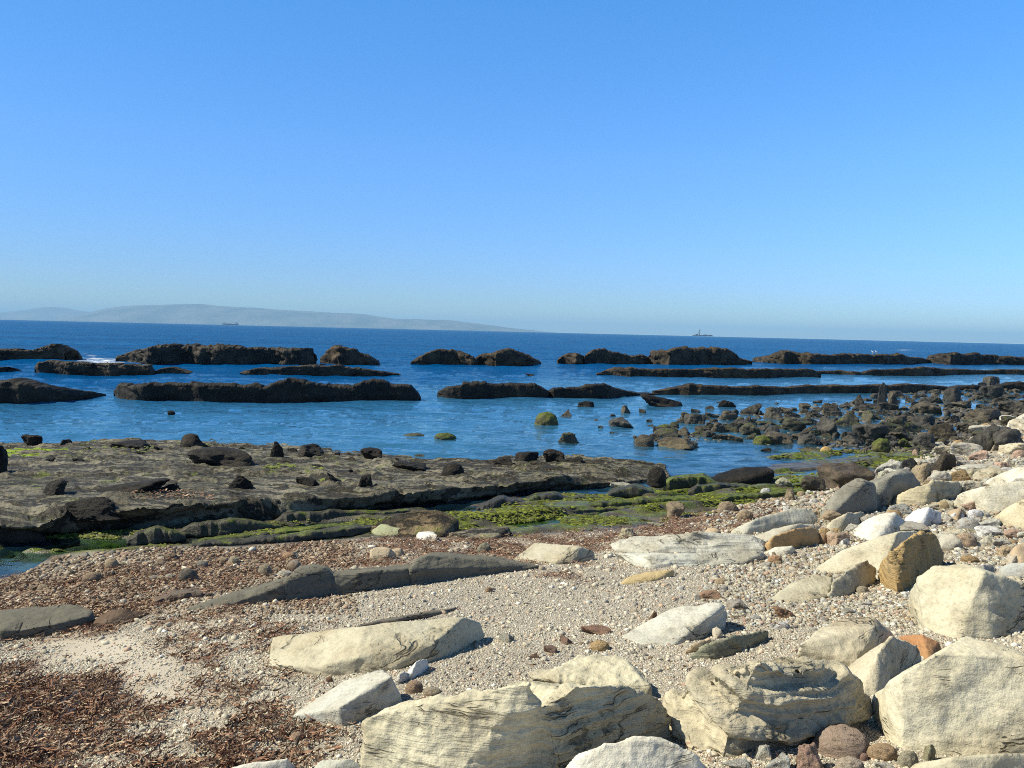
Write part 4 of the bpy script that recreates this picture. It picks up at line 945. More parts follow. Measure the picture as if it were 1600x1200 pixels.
rock('sandstone_boulder', 'chunky yellow-cream boulder at the right edge with a shaded right end', [[(1419, 940, .22), (1426, 920, .3), (1436, 900, .38), (1457, 884, .45), (1504, 881, .48), (1538, 893, .48), (1544, 913, .44), (1582, 920, .44), (1600, 921, .44), (1690, 935, .4), (1424, 967, .04), (1443, 984, .0), (1497, 998, 0), (1551, 998, 0), (1610, 972, 0), (1700, 965, 0), (1555, 945, .4), (1450, 920, .36)]], M_PALE, (.57, .52, .37), 'boulder', amp=.03, freq=3.2, strata=.015, sf=10)
rock('stone', 'dark grey chip standing on the gravel behind the chunky yellow-cream boulder', [[(1522, 893, .3), (1535, 880, .36), (1553, 882, .34), (1556, 898, .26), (1545, 912, .2), (1528, 910, .2)]], M_PALE, (.25, .25, .23), 'stone', amp=.01, freq=8)
rock('sandstone_boulder', 'upright ochre boulder with honeycomb ribs, the brownest big rock at the right', [[(1371, 900, .16), (1372, 883, .26), (1389, 863, .36), (1416, 842, .48), (1443, 830, .56), (1465, 835, .55), (1474, 863, .42), (1473, 880, .28), (1446, 895, .18), (1423, 921, .0), (1402, 928, .0), (1386, 921, .0), (1374, 908, .06), (1415, 880, .36)]], M_LAYER, (.44, .30, .13), 'boulder', amp=.03, freq=4, strata=.035, sn=(.9, .1, .35), sf=26, round_=1)
rock('flat_sandstone', 'low pale slab on the gravel left of the ochre boulder, flat and tapering left', [[(1199, 937, .02), (1234, 910, .1), (1274, 896, .16), (1302, 900, .18), (1296, 930, .08), (1267, 940, .0), (1202, 941, 0)]], M_PALE, PALE, 'flat rock', amp=.01, freq=4, strata=.008)
rock('flat_sandstone', 'tilted slab with a dark hollow under it touching the ochre boulder', [[(1292, 932, .02), (1301, 906, .16), (1352, 871, .32), (1369, 885, .3), (1368, 905, .22), (1325, 928, .1)]], M_PALE, (.5, .46, .34), 'flat rock', amp=.012, freq=5, strata=.018, sf=22, sn=(.5, -.2, .8))
rock('flat_sandstone', 'large smooth cream slab behind the ochre boulder and the tilted slab', [[(1273, 886, .06), (1311, 862, .16), (1362, 842, .26), (1405, 830, .32), (1436, 829, .34), (1425, 850, .3), (1380, 890, .1), (1340, 892, .06), (1275, 897, 0)]], M_PALE, (.60, .55, .40), 'flat rock', amp=.012, freq=3, strata=.008)
rock('flat_sandstone', 'thick grey-white slab of two beds split by a dark gap beside the seaweed', [
    [(957, 851, .2), (984, 839, .27), (1089, 831, .3), (1170, 836, .3), (1194, 846, .27), (1190, 857, .2), (1020, 864, .16), (962, 858, .16)],
    [(959, 864, .1), (1015, 869, .12), (1188, 861, .12), (1198, 869, .06), (1163, 879, .02), (1089, 886, 0), (1018, 888, 0), (961, 874, .0)]], M_LAYER, (.57, .56, .47), 'flat rock', amp=.02, freq=3.4, strata=.075, sn=(0, -.1, 1), sf=9, round_=1, vox=.013)
rock('stone', 'little tan stone on top of the back of the thick grey-white slab', [[(1098, 832, .3), (1106, 823, .36), (1122, 824, .36), (1128, 832, .32), (1112, 836, .3)]], M_PALE, TAN, 'stone', amp=.006, freq=8)
rock('flat_sandstone', 'pale wedge-shaped slab alone on the gravel with a shadow at its raised right end', [[(967, 994, .01), (1001, 974, .08), (1052, 950, .16), (1102, 942, .2), (1131, 943, .21), (1136, 960, .17), (1130, 981, .08), (1089, 997, .03), (1048, 1010, .0), (998, 1007, .0)]], M_LAYER, (.60, .58, .48), 'flat rock', amp=.012, freq=4, strata=.02, sn=(.3, -.3, .9), sf=16)
rock('stone', 'round pale stone under the raised end of the wedge-shaped slab', [[(1110, 990, .02), (1112, 979, .07), (1121, 977, .08), (1130, 984, .06), (1130, 993, .02), (1119, 998, 0)]], M_COB, (.5, .45, .35), 'stone', amp=.006, freq=8)
rock('stone', 'green-grey striped flat rock right below the wedge-shaped slab', [[(1070, 1028, .02), (1100, 1008, .09), (1148, 990, .13), (1200, 984, .1), (1205, 992, .06), (1160, 1015, .03), (1110, 1031, .0)]], M_LAYER, (.27, .27, .19), 'rock', amp=.012, freq=6, strata=.015, sf=30, sn=(.5, .4, .6))
rock('stone', 'brownish flat stone between the wedge slab and the green-grey striped rock', [[(1062, 1025, .0), (1082, 1005, .06), (1110, 996, .09), (1125, 999, .08), (1095, 1015, .03)]], M_PALE, (.46, .36, .23), 'rock', amp=.008, freq=6)
rock('stone', 'thin ochre flagstone flat on the gravel in front of the thick grey-white slab', [[(966, 912, .01), (978, 901, .04), (1010, 893, .06), (1054, 888, .08), (1056, 897, .04), (1030, 905, .01), (1000, 911, .0)]], M_PALE, (.55, .42, .21), 'flagstone', amp=.005, freq=5)
rock('flat_sandstone', 'pale square slab on the seaweed, between the long dark ledge and the grey-white slab', [[(802, 872, .03), (822, 858, .1), (835, 847, .17), (906, 853, .18), (930, 861, .17), (928, 872, .08), (893, 881, .0), (870, 878, .03), (822, 876, .0)]], M_PALE, (.50, .46, .34), 'flat rock', amp=.012, freq=4, strata=.01)
rock('flat_sandstone', 'flat brown slab on the seaweed right of the white block', [[(697, 833, .03), (737, 824, .1), (797, 822, .12), (802, 833, .08), (770, 841, .01), (742, 845, .0), (705, 839, .0)]], M_SHELF, (1.3, 1.3, 1.3), 'flat rock', amp=.01, freq=4, strata=.01)
rock('boulder', 'large rough brown boulder behind the white rounded block', [[(574, 823, .08), (609, 806, .2), (653, 795, .3), (690, 797, .3), (717, 813, .2), (718, 828, .08), (690, 840, .0), (619, 838, .0), (578, 832, .0)]], M_SHELF, (1.05, .85, .65), 'boulder', amp=.03, freq=3, strata=.02)
rock('stone', 'pale green lichen slab leaning on the rough brown boulder', [[(577, 826, .08), (600, 816, .14), (632, 826, .12), (634, 835, .04), (610, 838, .0), (584, 834, .0)]], M_PALE, (.36, .38, .22), 'stone', amp=.01, freq=5)
rock('stone', 'white rounded block in front of the rough brown boulder', [[(648, 840, .04), (652, 831, .1), (676, 829, .11), (684, 835, .09), (682, 843, .02), (660, 844, .0)]], M_COB, (.66, .64, .58), 'stone', amp=.008, freq=5)
rock('stone', 'smooth tan boulder on the seaweed above the middle of the long dark ledge', [[(577, 871, .04), (578, 857, .12), (592, 852, .15), (612, 856, .13), (622, 868, .05), (605, 875, .0), (585, 874, .0)]], M_COB, (.45, .37, .25), 'stone', amp=.01, freq=4)
rock('stone', 'brown stone touching the right side of the smooth tan boulder', [[(608, 857, .1), (628, 854, .1), (633, 862, .06), (625, 869, .01), (612, 866, .03)]], M_COB, (.38, .3, .2), 'stone', amp=.008, freq=5)
# right hand bank of pale blocks
rock('flat_sandstone', 'long pale grey slab leaning up to the right behind the orange-brown block', [[(1136, 832, .04), (1178, 811, .2), (1241, 791, .34), (1268, 793, .34), (1279, 806, .24), (1278, 816, .14), (1219, 821, .06), (1162, 836, .0)]], M_PALE, (.50, .48, .38), 'flat rock', amp=.02, freq=3, strata=.02)
rock('flat_sandstone', 'flat pale slab between the leaning grey slab and the orange-brown block', [[(1170, 840, .03), (1205, 826, .12), (1250, 816, .18), (1284, 820, .18), (1278, 828, .1), (1200, 846, .0)]], M_PALE, (.52, .48, .37), 'flat rock', amp=.015, freq=3, strata=.01)
rock('sandstone_block', 'rounded orange-brown block at the back of the gravel', [[(1193, 852, .06), (1206, 836, .2), (1241, 825, .27), (1275, 822, .28), (1282, 834, .22), (1281, 848, .06), (1250, 854, .0), (1197, 860, .0)]], M_PALE, (.44, .29, .14), 'block', amp=.015, freq=3)
rock('stone', 'small flat white slab under the orange-brown block', [[(1195, 862, .02), (1212, 853, .09), (1240, 852, .1), (1246, 860, .06), (1228, 868, .0), (1204, 868, .0)]], M_PALE, (.6, .58, .48), 'flat rock', amp=.008, freq=5)
rock('sandstone_block', 'dark shaded wall-like rock with a jagged top, standing above the pale stones', [
    [(1280, 804, .1), (1306, 769, .38), (1319, 757, .46), (1341, 746, .55), (1352, 753, .5), (1369, 755, .5), (1370, 795, .08), (1350, 798, .02), (1287, 816, .0)],
    [(1350, 756, .45), (1369, 753, .5), (1395, 742, .6), (1412, 731, .7), (1428, 740, .65), (1438, 756, .5), (1431, 771, .3), (1387, 790, .05), (1356, 797, .0)]], M_GREY, (.27, .255, .2), 'rock', amp=.035, freq=3, strata=.015, round_=1)
rock('flat_sandstone', 'layered pale slab rising right of the dark wall-like rock, showing thin beds', [[(1390, 785, .05), (1406, 771, .2), (1459, 749, .38), (1497, 752, .4), (1508, 762, .3), (1491, 778, .1), (1444, 788, .02), (1406, 791, .0)]], M_LAYER, (.56, .49, .32), 'flat rock', amp=.025, freq=3, strata=.045, sn=(.35, -.3, .9), sf=14, round_=1)
rock('sandstone_block', 'pale cream block between the leaning grey slab and the white-grey block', [[(1284, 830, .03), (1294, 815, .14), (1325, 799, .24), (1350, 798, .25), (1354, 810, .2), (1341, 820, .1), (1310, 832, .0)]], M_PALE, (.55, .49, .35), 'block', amp=.015, freq=4)
rock('sandstone_block', 'angular white-grey block in the middle of the pale bank', [[(1327, 831, .05), (1350, 812, .18), (1375, 801, .26), (1400, 799, .28), (1417, 815, .22), (1419, 827, .1), (1391, 838, .02), (1366, 848, .0)]], M_PALE, (.62, .61, .53), 'block', amp=.015, freq=4)
rock('sandstone_block', 'bright white marble-like block behind the ochre boulder', [[(1412, 809, .1), (1428, 797, .22), (1453, 790, .28), (1472, 800, .24), (1473, 815, .08), (1437, 826, .0), (1414, 818, .03)]], M_PALE, (.74, .74, .72), 'block', amp=.02, freq=5)
rock('stone', 'light brown wedge stone right of the bright white block', [[(1473, 807, .04), (1485, 796, .14), (1504, 792, .18), (1513, 802, .12), (1495, 815, .0)]], M_COB, (.42, .32, .21), 'stone', amp=.01, freq=5)
rock('sandstone_boulder', 'large pale smooth boulder at the right edge, middle of three on the slope', [[(1488, 785, .06), (1497, 771, .22), (1537, 758, .4), (1600, 754, .5), (1700, 740, .6), (1720, 790, .2), (1600, 798, .02), (1544, 800, .0), (1506, 796, .0)]], M_PALE, (.60, .56, .43), 'boulder', amp=.02, freq=2.5)
rock('sandstone_boulder', 'large pale boulder at the right edge, highest of three on the slope', [[(1538, 752, .1), (1570, 737, .4), (1600, 726, .6), (1700, 705, .8), (1720, 760, .3), (1600, 762, .1), (1548, 760, .0)]], M_PALE, (.58, .56, .46), 'boulder', amp=.02, freq=2.5)
rock('sandstone_boulder', 'pale cracked boulder at the right edge, the lowest of three on the slope', [[(1540, 817, .05), (1569, 794, .28), (1600, 778, .4), (1700, 755, .55), (1720, 830, .1), (1600, 822, .02), (1552, 822, .0)]], M_PALE, (.60, .52, .35), 'boulder', amp=.015, freq=2.5)
rock('sandstone_block', 'peach-coloured block at the right edge above the chunky yellow-cream boulder', [[(1570, 872, .1), (1585, 852, .26), (1600, 846, .3), (1640, 845, .3), (1650, 880, .1), (1600, 884, .02), (1575, 884, .0)]], M_PALE, (.50, .38, .25), 'block', amp=.012, freq=4)
rock('sandstone_block', 'grey flat block at the right edge right behind the chunky yellow-cream boulder', [[(1555, 890, .06), (1575, 880, .16), (1610, 879, .2), (1660, 884, .2), (1640, 905, .04), (1590, 903, .0), (1560, 900, 0)]], M_PALE, (.42, .43, .40), 'block', amp=.01, freq=4)
rock('sandstone_block', 'knobbly grey block right of the ochre boulder', [[(1466, 842, .12), (1475, 833, .22), (1492, 832, .24), (1505, 846, .16), (1508, 857, .04), (1485, 860, .0), (1468, 858, .02)]], M_PALE, (.45, .42, .34), 'block', amp=.03, freq=6)
rock('flat_sandstone', 'pale slab filling the bottom right corner under the biggest cream boulder', [[(1400, 1215, .05), (1430, 1192, .14), (1490, 1183, .18), (1570, 1177, .2), (1640, 1178, .2), (1650, 1225, .1), (1500, 1235, .1)]], M_PALE, PALE, 'flat rock', amp=.01, freq=4)
rock('flat_sandstone', 'flat grey-white slab at the bottom edge, left of the front boulder', [[(350, 1205, .04), (385, 1191, .08), (450, 1184, .1), (466, 1197, .08), (450, 1215, .02), (350, 1220, .02)]], M_PALE, (.6, .58, .48), 'flat rock', amp=.01, freq=4)
rock('flat_sandstone', 'pale slab at the bottom edge touching the huge layered front boulder', [[(487, 1200, .05), (500, 1186, .09), (545, 1183, .11), (572, 1196, .09), (575, 1215, .03), (490, 1220, .02)]], M_PALE, (.52, .52, .42), 'flat rock', amp=.01, freq=4)
# stones in the bottom corner
for l, a, b, c, d, k, col in [
    ('largest smooth mauve cobble between the ribbed boulder and the cream boulder', 1276, 1388, 1128, 1190, 'cobble', (.37, .275, .21)),
    ('purple and orange cobble left of the largest mauve cobble', 1233, 1302, 1157, 1212, 'boulder', (.40, .26, .2)),
    ('orange cobble on the right side of the largest mauve cobble', 1358, 1412, 1158, 1190, 'cobble', (.55, .38, .22)),
    ('pale peach cobble at the bottom edge below the mauve cobble', 1303, 1362, 1178, 1212, 'cobble', (.58, .48, .36)),
    ('tiny grey pebble on top of the gap left of the mauve cobble', 1265, 1285, 1150, 1166, 'cobble', (.4, .34, .3)),
    ('sharp white stone fin at the bottom edge left of the purple cobble', 1176, 1214, 1160, 1192, 'slab', (.66, .65, .56)),
    ('flat white-grey stone at the bottom edge beside the sharp white fin', 1128, 1190, 1180, 1206, 'slab', (.6, .6, .54)),
    ('white-grey stone right of the sharp white fin', 1195, 1238, 1176, 1206, 'slab', (.56, .56, .5)),
    ('rounded greenish cream stone under the biggest cream boulder', 1402, 1444, 1169, 1200, 'cobble', (.5, .46, .33)),
    ('olive pointed stone under the biggest cream boulder', 1438, 1472, 1160, 1192, 'boulder', (.42, .4, .26)),
    ('flat white stone between the peach and orange cobbles', 1362, 1406, 1186, 1206, 'slab', (.62, .6, .52)),
    ('small pink pebble between the mauve and orange cobbles', 1344, 1360, 1175, 1189, 'cobble', (.45, .28, .22)),
    ('half orange round cobble at the foot of the white bone-shaped stone', 630, 663, 1061, 1084, 'cobble', (.46, .33, .23)),
    ('flat tan cobble right of the half orange round cobble', 655, 692, 1072, 1088, 'cobble', (.45, .38, .27)),
    ('brown pebble at the lower left of the long smooth slab', 507, 521, 1056, 1066, 'cobble', (.3, .17, .11)),
    ('peach pebble on the gravel at the lower left', 449, 474, 1142, 1160, 'cobble', (.55, .38, .26)),
    ('dark red-brown pebble on the sand at the lower left', 322, 341, 1134, 1146, 'cobble', (.2, .12, .09)),
    ('ochre cobble on the gravel below the left of the wedge-shaped slab', 921, 958, 999, 1018, 'cobble', (.52, .36, .17)),
    ('white pebble on the gravel right of the wedge-shaped slab', 1210, 1240, 971, 984, 'cobble', (.68, .68, .66)),
    ('rust-edged dark stone half buried left of the wedge-shaped slab', 1013, 1032, 953, 969, 'boulder', (.24, .15, .1)),
    ('red-brown stone half buried in the gravel above the wedge-shaped slab', 1082, 1138, 921, 938, 'slab', (.4, .25, .16)),
    ('grey flat stone right of the red-brown half-buried stone', 1134, 1176, 935, 955, 'slab', (.38, .35, .31)),
    ('rusty split stone half buried in the gravel below the low pale slab', 1212, 1256, 945, 968, 'slab', (.35, .2, .12)),
    ('orange pebble under the thick grey-white slab end', 1198, 1227, 866, 880, 'cobble', (.5, .3, .17)),
    ('dark round pebble beside the long low stone row', 873, 892, 989, 1003, 'boulder', (.2, .13, .1)),
    ('reddish flat stone at the left of the ochre cobble', 895, 960, 975, 993, 'slab', (.32, .18, .13)),
    ('tan stone standing in the gap under the tilted slab', 1340, 1362, 915, 927, 'cobble', (.42, .37, .26)),
    ('flat grey stone in the shadow at the right of the long smooth slab', 770, 806, 988, 1005, 'slab', (.4, .39, .33)),
    ('small orange pebble on the gravel above the long smooth slab', 757, 771, 916, 926, 'cobble', (.5, .33, .2)),
    ('pale pebble left of the thick grey-white slab on the seaweed', 958, 998, 823, 842, 'boulder', (.45, .4, .27)),
    ('flat cream stone on the seaweed behind the grey-white slab', 1012, 1046, 815, 823, 'slab', (.4, .37, .25)),
    ('brown round stone half in the seaweed near the pale bank', 1120, 1156, 782, 800, 'cobble', (.28, .22, .15)),
    ('tan stone in front of the brown round stone on the seaweed', 1150, 1182, 796, 812, 'cobble', (.36, .27, .17)),
    ('white round stone above the reddish seaweed', 1188, 1208, 762, 774, 'cobble', (.6, .6, .58)),
    ('rounded brown stone right of the white round stone', 1225, 1250, 762, 782, 'boulder', (.3, .24, .16)),
    ('light grey-green slab stone near the purplish boulder', 1210, 1246, 746, 760, 'slab', (.35, .36, .26)),
    ('dark round cobble on the seaweed at the left shore', 276, 309, 886, 910, 'cobble', (.13, .13, .11)),
    ('tan round cobble left of the long dark ledge', 398, 425, 881, 900, 'cobble', (.34, .29, .2)),
    ('brown cobble cluster stone, the largest on the left shore', 121, 158, 892, 911, 'cobble', (.27, .2, .13)),
    ('pale tan cobble at the top of the left stone bank', 158, 184, 870, 889, 'cobble', (.42, .33, .21)),
    ('cream cobble left of the long dark ledge top', 352, 376, 868, 884, 'cobble', (.42, .36, .25)),
    ('orange flat cobble near the strip of wet sand', 437, 463, 862, 874, 'cobble', (.45, .28, .16)),
    ('brown oval cobble under the orange flat cobble', 442, 470, 877, 891, 'cobble', (.3, .23, .16)),
    ('flat white cobble at the left tip of the long dark ledge', 430, 458, 890, 901, 'cobble', (.52, .5, .42)),
    ('green-grey cobble on the seaweed right of the tan boulder', 742, 770, 847, 863, 'cobble', (.24, .24, .17)),
    ('pale greyish smooth cobble at the right slope', 1497, 1544, 807, 829, 'cobble', (.46, .45, .4)),
    ('bright white quartz pebble between the wedge stone and the boulder on the slope', 1512, 1544, 795, 811, 'cobble', (.78, .78, .78)),
    ('peach cobble on the right slope above the knobbly grey block', 1494, 1535, 831, 856, 'cobble', (.52, .38, .25)),
    ('yellow-tan cobble between layered slab and white block', 1464, 1490, 782, 797, 'cobble', (.48, .37, .2)),
    ('white rough lump in front of the angular white-grey block', 1310, 1336, 840, 854, 'boulder', (.74, .74, .72)),
    ('pinkish brown flat block left of the angular white-grey block', 1296, 1350, 832, 852, 'slab', (.46, .33, .24)),
    ('rust brown cobble between the orange-brown block and the pinkish flat block', 1276, 1300, 832, 850, 'cobble', (.4, .25, .14)),
    ('brown-grey upright block beside the dark wall-like rock top', 1428, 1462, 722, 756, 'boulder', (.36, .29, .19)),
    ('white flat stone behind the dark wall-like rock', 1372, 1394, 734, 748, 'slab', (.45, .46, .36)),
    ('long pale flat slab on the upper right slope', 1493, 1600, 724, 742, 'slab', (.5, .48, .4)),
    ('pale tan stone on the upper slope above the long pale flat slab', 1520, 1570, 735, 752, 'boulder', (.5, .45, .33)),
    ('white slab behind the broad dark boulder at the right edge', 1566, 1630, 640, 668, 'slab', (.6, .56, .46)),
    ('cream block at the right edge beyond the white slab', 1580, 1640, 655, 678, 'boulder', (.55, .5, .38))]:
    stone('stone', l, a, b, c, d, k, M_COB if k == 'cobble' else M_PALE, col, 'stone')

# ---- long dark ledges rising from the beach
rock('rock_ledge', 'long curved dark ledge crossing the beach below the band of seaweed', [
    [(285, 954, .01), (330, 939, .05), (395, 931, .075), (430, 920, .125), (452, 907, .19), (330, 935, .02), (400, 923, .04), (450, 900, .12), (453, 940, 0), (400, 944, 0), (340, 950, 0)],
    [(447, 909, .18), (465, 891, .26), (488, 886, .28), (508, 888, .26), (521, 897, .19), (468, 884, .18), (490, 880, .2), (512, 884, .18), (521, 930, 0), (470, 937, 0), (447, 941, 0)],
    [(516, 898, .19), (560, 895, .19), (616, 893, .155), (647, 886, .17), (518, 892, .12), (560, 890, .12), (616, 888, .1), (646, 881, .11), (647, 913, 0), (560, 926, 0), (516, 931, 0)],
    [(641, 889, .16), (651, 874, .23), (668, 868, .26), (704, 868, .215), (771, 874, .13), (848, 885, .02), (655, 869, .16), (672, 864, .18), (706, 864, .15), (775, 870, .08), (800, 890, 0), (704, 902, 0), (643, 914, 0)]],
    M_GREY, (.15, .14, .105), 'rock ledge', amp=.022, freq=3.5, strata=.022, sn=(.1, -.1, 1), sf=26, round_=1, vox=.013)
ledge('thin black ledge half buried in the gravel above the long smooth slab', [(560, 981, 979), (590, 977, 971), (625, 972, 966), (660, 967, 959), (690, 959, 955), (712, 952, 950)], color=(.16, .14, .11), mat=M_GREY, back=3, seed=33, water=False, group=None)
rock('rock_ledge', 'low grey-green ledge with a dark front at the left edge', [[(-60, 962, .1), (0, 957, .1), (50, 947, .14), (111, 943, .14), (145, 950, .1), (141, 962, .1), (101, 973, .13), (34, 984, .13), (-60, 986, .13), (-60, 1006, 0), (34, 998, 0), (101, 988, 0), (148, 971, 0)]], M_GREY, (.14, .13, .095), 'rock ledge', amp=.03, freq=2.6, strata=.02, vox=.018)
rock('rock_ledge', 'seaweed-draped brown ledge right of the ledge at the left edge', [[(138, 974, .03), (165, 956, .09), (190, 951, .12), (234, 956, .07), (216, 967, .07), (190, 977, 0), (160, 982, 0)]], M_GREY, (.13, .085, .055), 'rock ledge', amp=.03, freq=5, strata=.015, vox=.018)
ledge('short dark ledge in the seaweed above the long curved ledge', [(240, 945, 941), (270, 941, 930), (300, 936, 926), (330, 932, 929)], color=(.15, .10, .07), mat=M_GREY, back=10, seed=39, water=False, group=None)
for l, a, b, c, d, k, col in [('dark red-brown flat rock half buried, the lowest of a short row', 818, 848, 1018, 1031, 'slab', (.24, .15, .11)),
    ('middle one of a short row of dark red-brown half-buried rocks', 843, 872, 1006, 1021, 'slab', (.27, .17, .13)), ('brown half-buried rock at the upper end of a short row', 868, 896, 994, 1008, 'slab', (.30, .19, .14))]:
    stone('stone', l, a, b, c, d, k, M_COB, col, 'stone')

# ================================================================== SCATTERED COBBLES (individuals)
PALS = [PALE, CREAM, GREYP, WHITE, GREYP, PALE, TAN, PINK, OCHRE, (.42, .4, .36), (.5, .44, .34), (.36, .34, .29)]
def near_big(p):
    return any((p[0] - c[0]) ** 2 + (p[1] - c[1]) ** 2 < (r * .62) ** 2 for c, r in HULLS)
def cob(label, group, pals, asp=(.34, .6), kinds=('cobble', 'cobble', 'boulder'), nm='cobble', cat='cobble'):
    def f(x, y, w_):
        p = hit([x], [y])[0]
        if near_big(p): return
        c = random.choice(pals); v = random.uniform(.8, 1.15)
        o_ = stone(nm.replace(' ', '_'), label, x - w_ / 2, x + w_ / 2, y - w_ * random.uniform(*asp), y, random.choice(kinds), M_COB, tuple(min(.8, k * v) for k in c), cat, group)
        AUTO.append((o_, x, y - w_ * .3, cword(c), nm))
    return f
scatter(205, [(1240, 800), (1300, 765), (1400, 728), (1440, 706), (1520, 680), (1580, 650), (1640, 640), (1640, 900), (1500, 880), (1480, 800), (1300, 850)], lambda x, y: random.choice([11, 14, 18, 24, 32, 44]),
        cob('pale or tan stone in the jumbled bank on the right slope', 'stones of the right bank', PALS, asp=(.3, .55), kinds=('slab', 'boulder', 'slab', 'cobble'), nm='stone', cat='stone'), sep=.5)
scatter(30, [(1280, 810), (1400, 760), (1440, 722), (1530, 690), (1600, 668), (1640, 660), (1640, 860), (1500, 872), (1400, 850)], lambda x, y: random.choice([44, 56, 70, 88]),
        cob('pale flat slab in the right bank', 'slabs of the right bank', [PALE, GREYP, (.5, .48, .4), CREAM, (.44, .42, .35)], asp=(.28, .42), kinds=('slab', 'slab', 'boulder'), nm='flat stone', cat='flat stone'), sep=.62)
scatter(22, [(1170, 792), (1260, 758), (1300, 770), (1280, 800), (1150, 815), (1120, 800)], lambda x, y: random.choice([8, 11, 14, 18]),
        cob('small brown or white stone between the seaweed and the wall-like rock', 'stones beside the wall-like rock', [TAN, BROWN, WHITE, GREYP, PINK]), sep=.6)
LB = [TAN, BROWN, (.33, .26, .18), (.38, .3, .2), PINK, (.3, .29, .25), (.42, .38, .3)]
scatter(92, [(0, 915), (60, 885), (120, 868), (230, 860), (330, 868), (480, 862), (480, 890), (330, 905), (240, 925), (120, 935), (0, 960)], lambda x, y: random.choice([7, 9, 11, 13, 17, 22]),
        cob('brown rounded cobble among the wet seaweed at the left shore', 'cobbles of the left shore', LB, nm='cobble'), sep=.6)
scatter(14, [(690, 880), (760, 850), (860, 865), (840, 885)], lambda x, y: random.choice([7, 9, 12, 15]),
        cob('small tan cobble on the seaweed by the pale square slab', 'cobbles by the pale square slab', [TAN, PINK, GREYP]), sep=.6)
scatter(34, [(1140, 900), (1230, 870), (1280, 860), (1270, 890), (1200, 930), (1350, 940), (1420, 960), (1420, 985), (1300, 970), (1230, 1010), (1150, 980), (1020, 930)], lambda x, y: random.choice([7, 9, 12, 15, 20]),
        cob('small grey, white or rusty stone on the gravel around the pale slabs', 'small stones on the right gravel', [GREYP, WHITE, PINK, (.4, .38, .34), TAN]), sep=.6)
scatter(18, [(830, 1040), (900, 985), (960, 1000), (1010, 1010), (1060, 1040), (1000, 1028), (930, 1020), (840, 1045)], lambda x, y: random.choice([6, 8, 10, 13]),
        cob('orange, grey or pink pebble behind the huge layered front boulder', 'pebbles behind the front boulder', [PINK, TAN, GREYP, (.5, .3, .18)]), sep=.6)
scatter(14, [(350, 1000), (480, 1080), (560, 1150), (540, 1190), (200, 1200), (200, 1120), (420, 1120)], lambda x, y: random.choice([6, 8, 10, 14]),
        cob('single pebble on the sandy gravel at the lower left', 'pebbles on the lower left gravel', [PINK, GREYP, WHITE, TAN, (.3, .28, .25)]), sep=.8)

# every scattered stone is told apart by its colour and its neighbours
LM = [(293, 690, 'the round black rim boulder'), (343, 720, 'the large black hump'), (65, 762, 'the round-backed boulder'), (135, 787, 'the black humped rock'), (200, 757, 'the long jagged rock'), (360, 752, 'the pointed black boulder'), (518, 745, 'the pyramid-shaped rock'), (572, 750, 'the upright brown boulder'), (707, 730, 'the half-round boulder'), (820, 712, 'the left peaked rim rock'), (424, 701, 'the blocky rim boulder'), (476, 703, 'the rough cluster rock'), (640, 725, 'the low dark plate'), (1372, 675, 'the largest grey boulder'), (1380, 615, 'the tall narrow block'), (1387, 700, 'the square green algae boulder'), (1533, 683, 'the long leaning dark boulder'),
      (1494, 615, 'the square black block'), (1557, 613, 'the far flat-topped block'), (1194, 687, 'the lime green mound'), (1303, 665, 'the broad dark boulder'), (1482, 672, 'the brown angular boulder'),
      (1293, 703, 'the golden brown cobble'), (1057, 692, 'the long flat tan slab'), (1325, 743, 'the purplish brown boulder'), (1163, 657, 'the dark pointed boulder'), (1590, 687, 'the dark boulder at the right edge'),
      (1046, 626, 'the black flat-topped rock'), (915, 632, 'the small low black rock'), (970, 660, 'the flat brown rock in the water'), (1350, 626, 'the black hump by the tall block'), (1122, 668, 'the pale brown square stone'),
      (1483, 720, 'the rough dark brown boulder'), (1075, 858, 'the thick grey-white slab'), (1055, 975, 'the wedge-shaped slab'), (1420, 880, 'the upright ochre boulder'), (1500, 940, 'the chunky yellow-cream boulder'),
      (1330, 1005, 'the two-lobed pale boulder'), (1262, 912, 'the low pale slab'), (1240, 842, 'the orange-brown block'), (1210, 812, 'the leaning pale grey slab'), (1360, 775, 'the dark wall-like rock'), (1450, 770, 'the layered pale slab'),
      (1372, 822, 'the angular white-grey block'), (1442, 808, 'the bright white block'), (1545, 780, 'the middle boulder on the slope'), (1580, 745, 'the highest pale boulder on the slope'), (1580, 805, 'the cracked boulder on the slope'),
      (1602, 865, 'the peach-coloured block'), (1485, 846, 'the knobbly grey block'), (1520, 818, 'the greyish smooth cobble'), (600, 1015, 'the long smooth slab'), (540, 1095, 'the small wedge slab'), (900, 1045, 'the huge front boulder top'),
      (1140, 1008, 'the green-grey striped rock'), (293, 898, 'the dark round cobble'), (410, 891, 'the tan cobble by the ledge'), (140, 902, 'the largest brown shore cobble'), (171, 880, 'the pale tan shore cobble'), (364, 876, 'the cream shore cobble'),
      (865, 865, 'the pale square slab'), (70, 975, 'the ledge at the left edge'), (450, 868, 'the orange flat cobble'), (604, 863, 'the smooth tan boulder'), (462, 1151, 'the peach pebble'), (331, 1140, 'the dark red-brown pebble'), (756, 855, 'the green-grey cobble'),
      (1010, 900, 'the thin ochre flagstone'), (1138, 790, 'the brown stone in the seaweed'), (939, 1008, 'the ochre cobble'), (1225, 977, 'the white pebble'), (1234, 956, 'the rusty split stone')]
RANK = ['nearest', 'second nearest', 'third nearest', 'fourth nearest', 'fifth nearest', 'sixth nearest', 'seventh nearest', 'eighth nearest', 'ninth nearest', 'tenth nearest', 'eleventh nearest', 'twelfth nearest', 'thirteenth nearest', 'fourteenth nearest', 'fifteenth nearest', 'sixteenth nearest']
buckets = {}
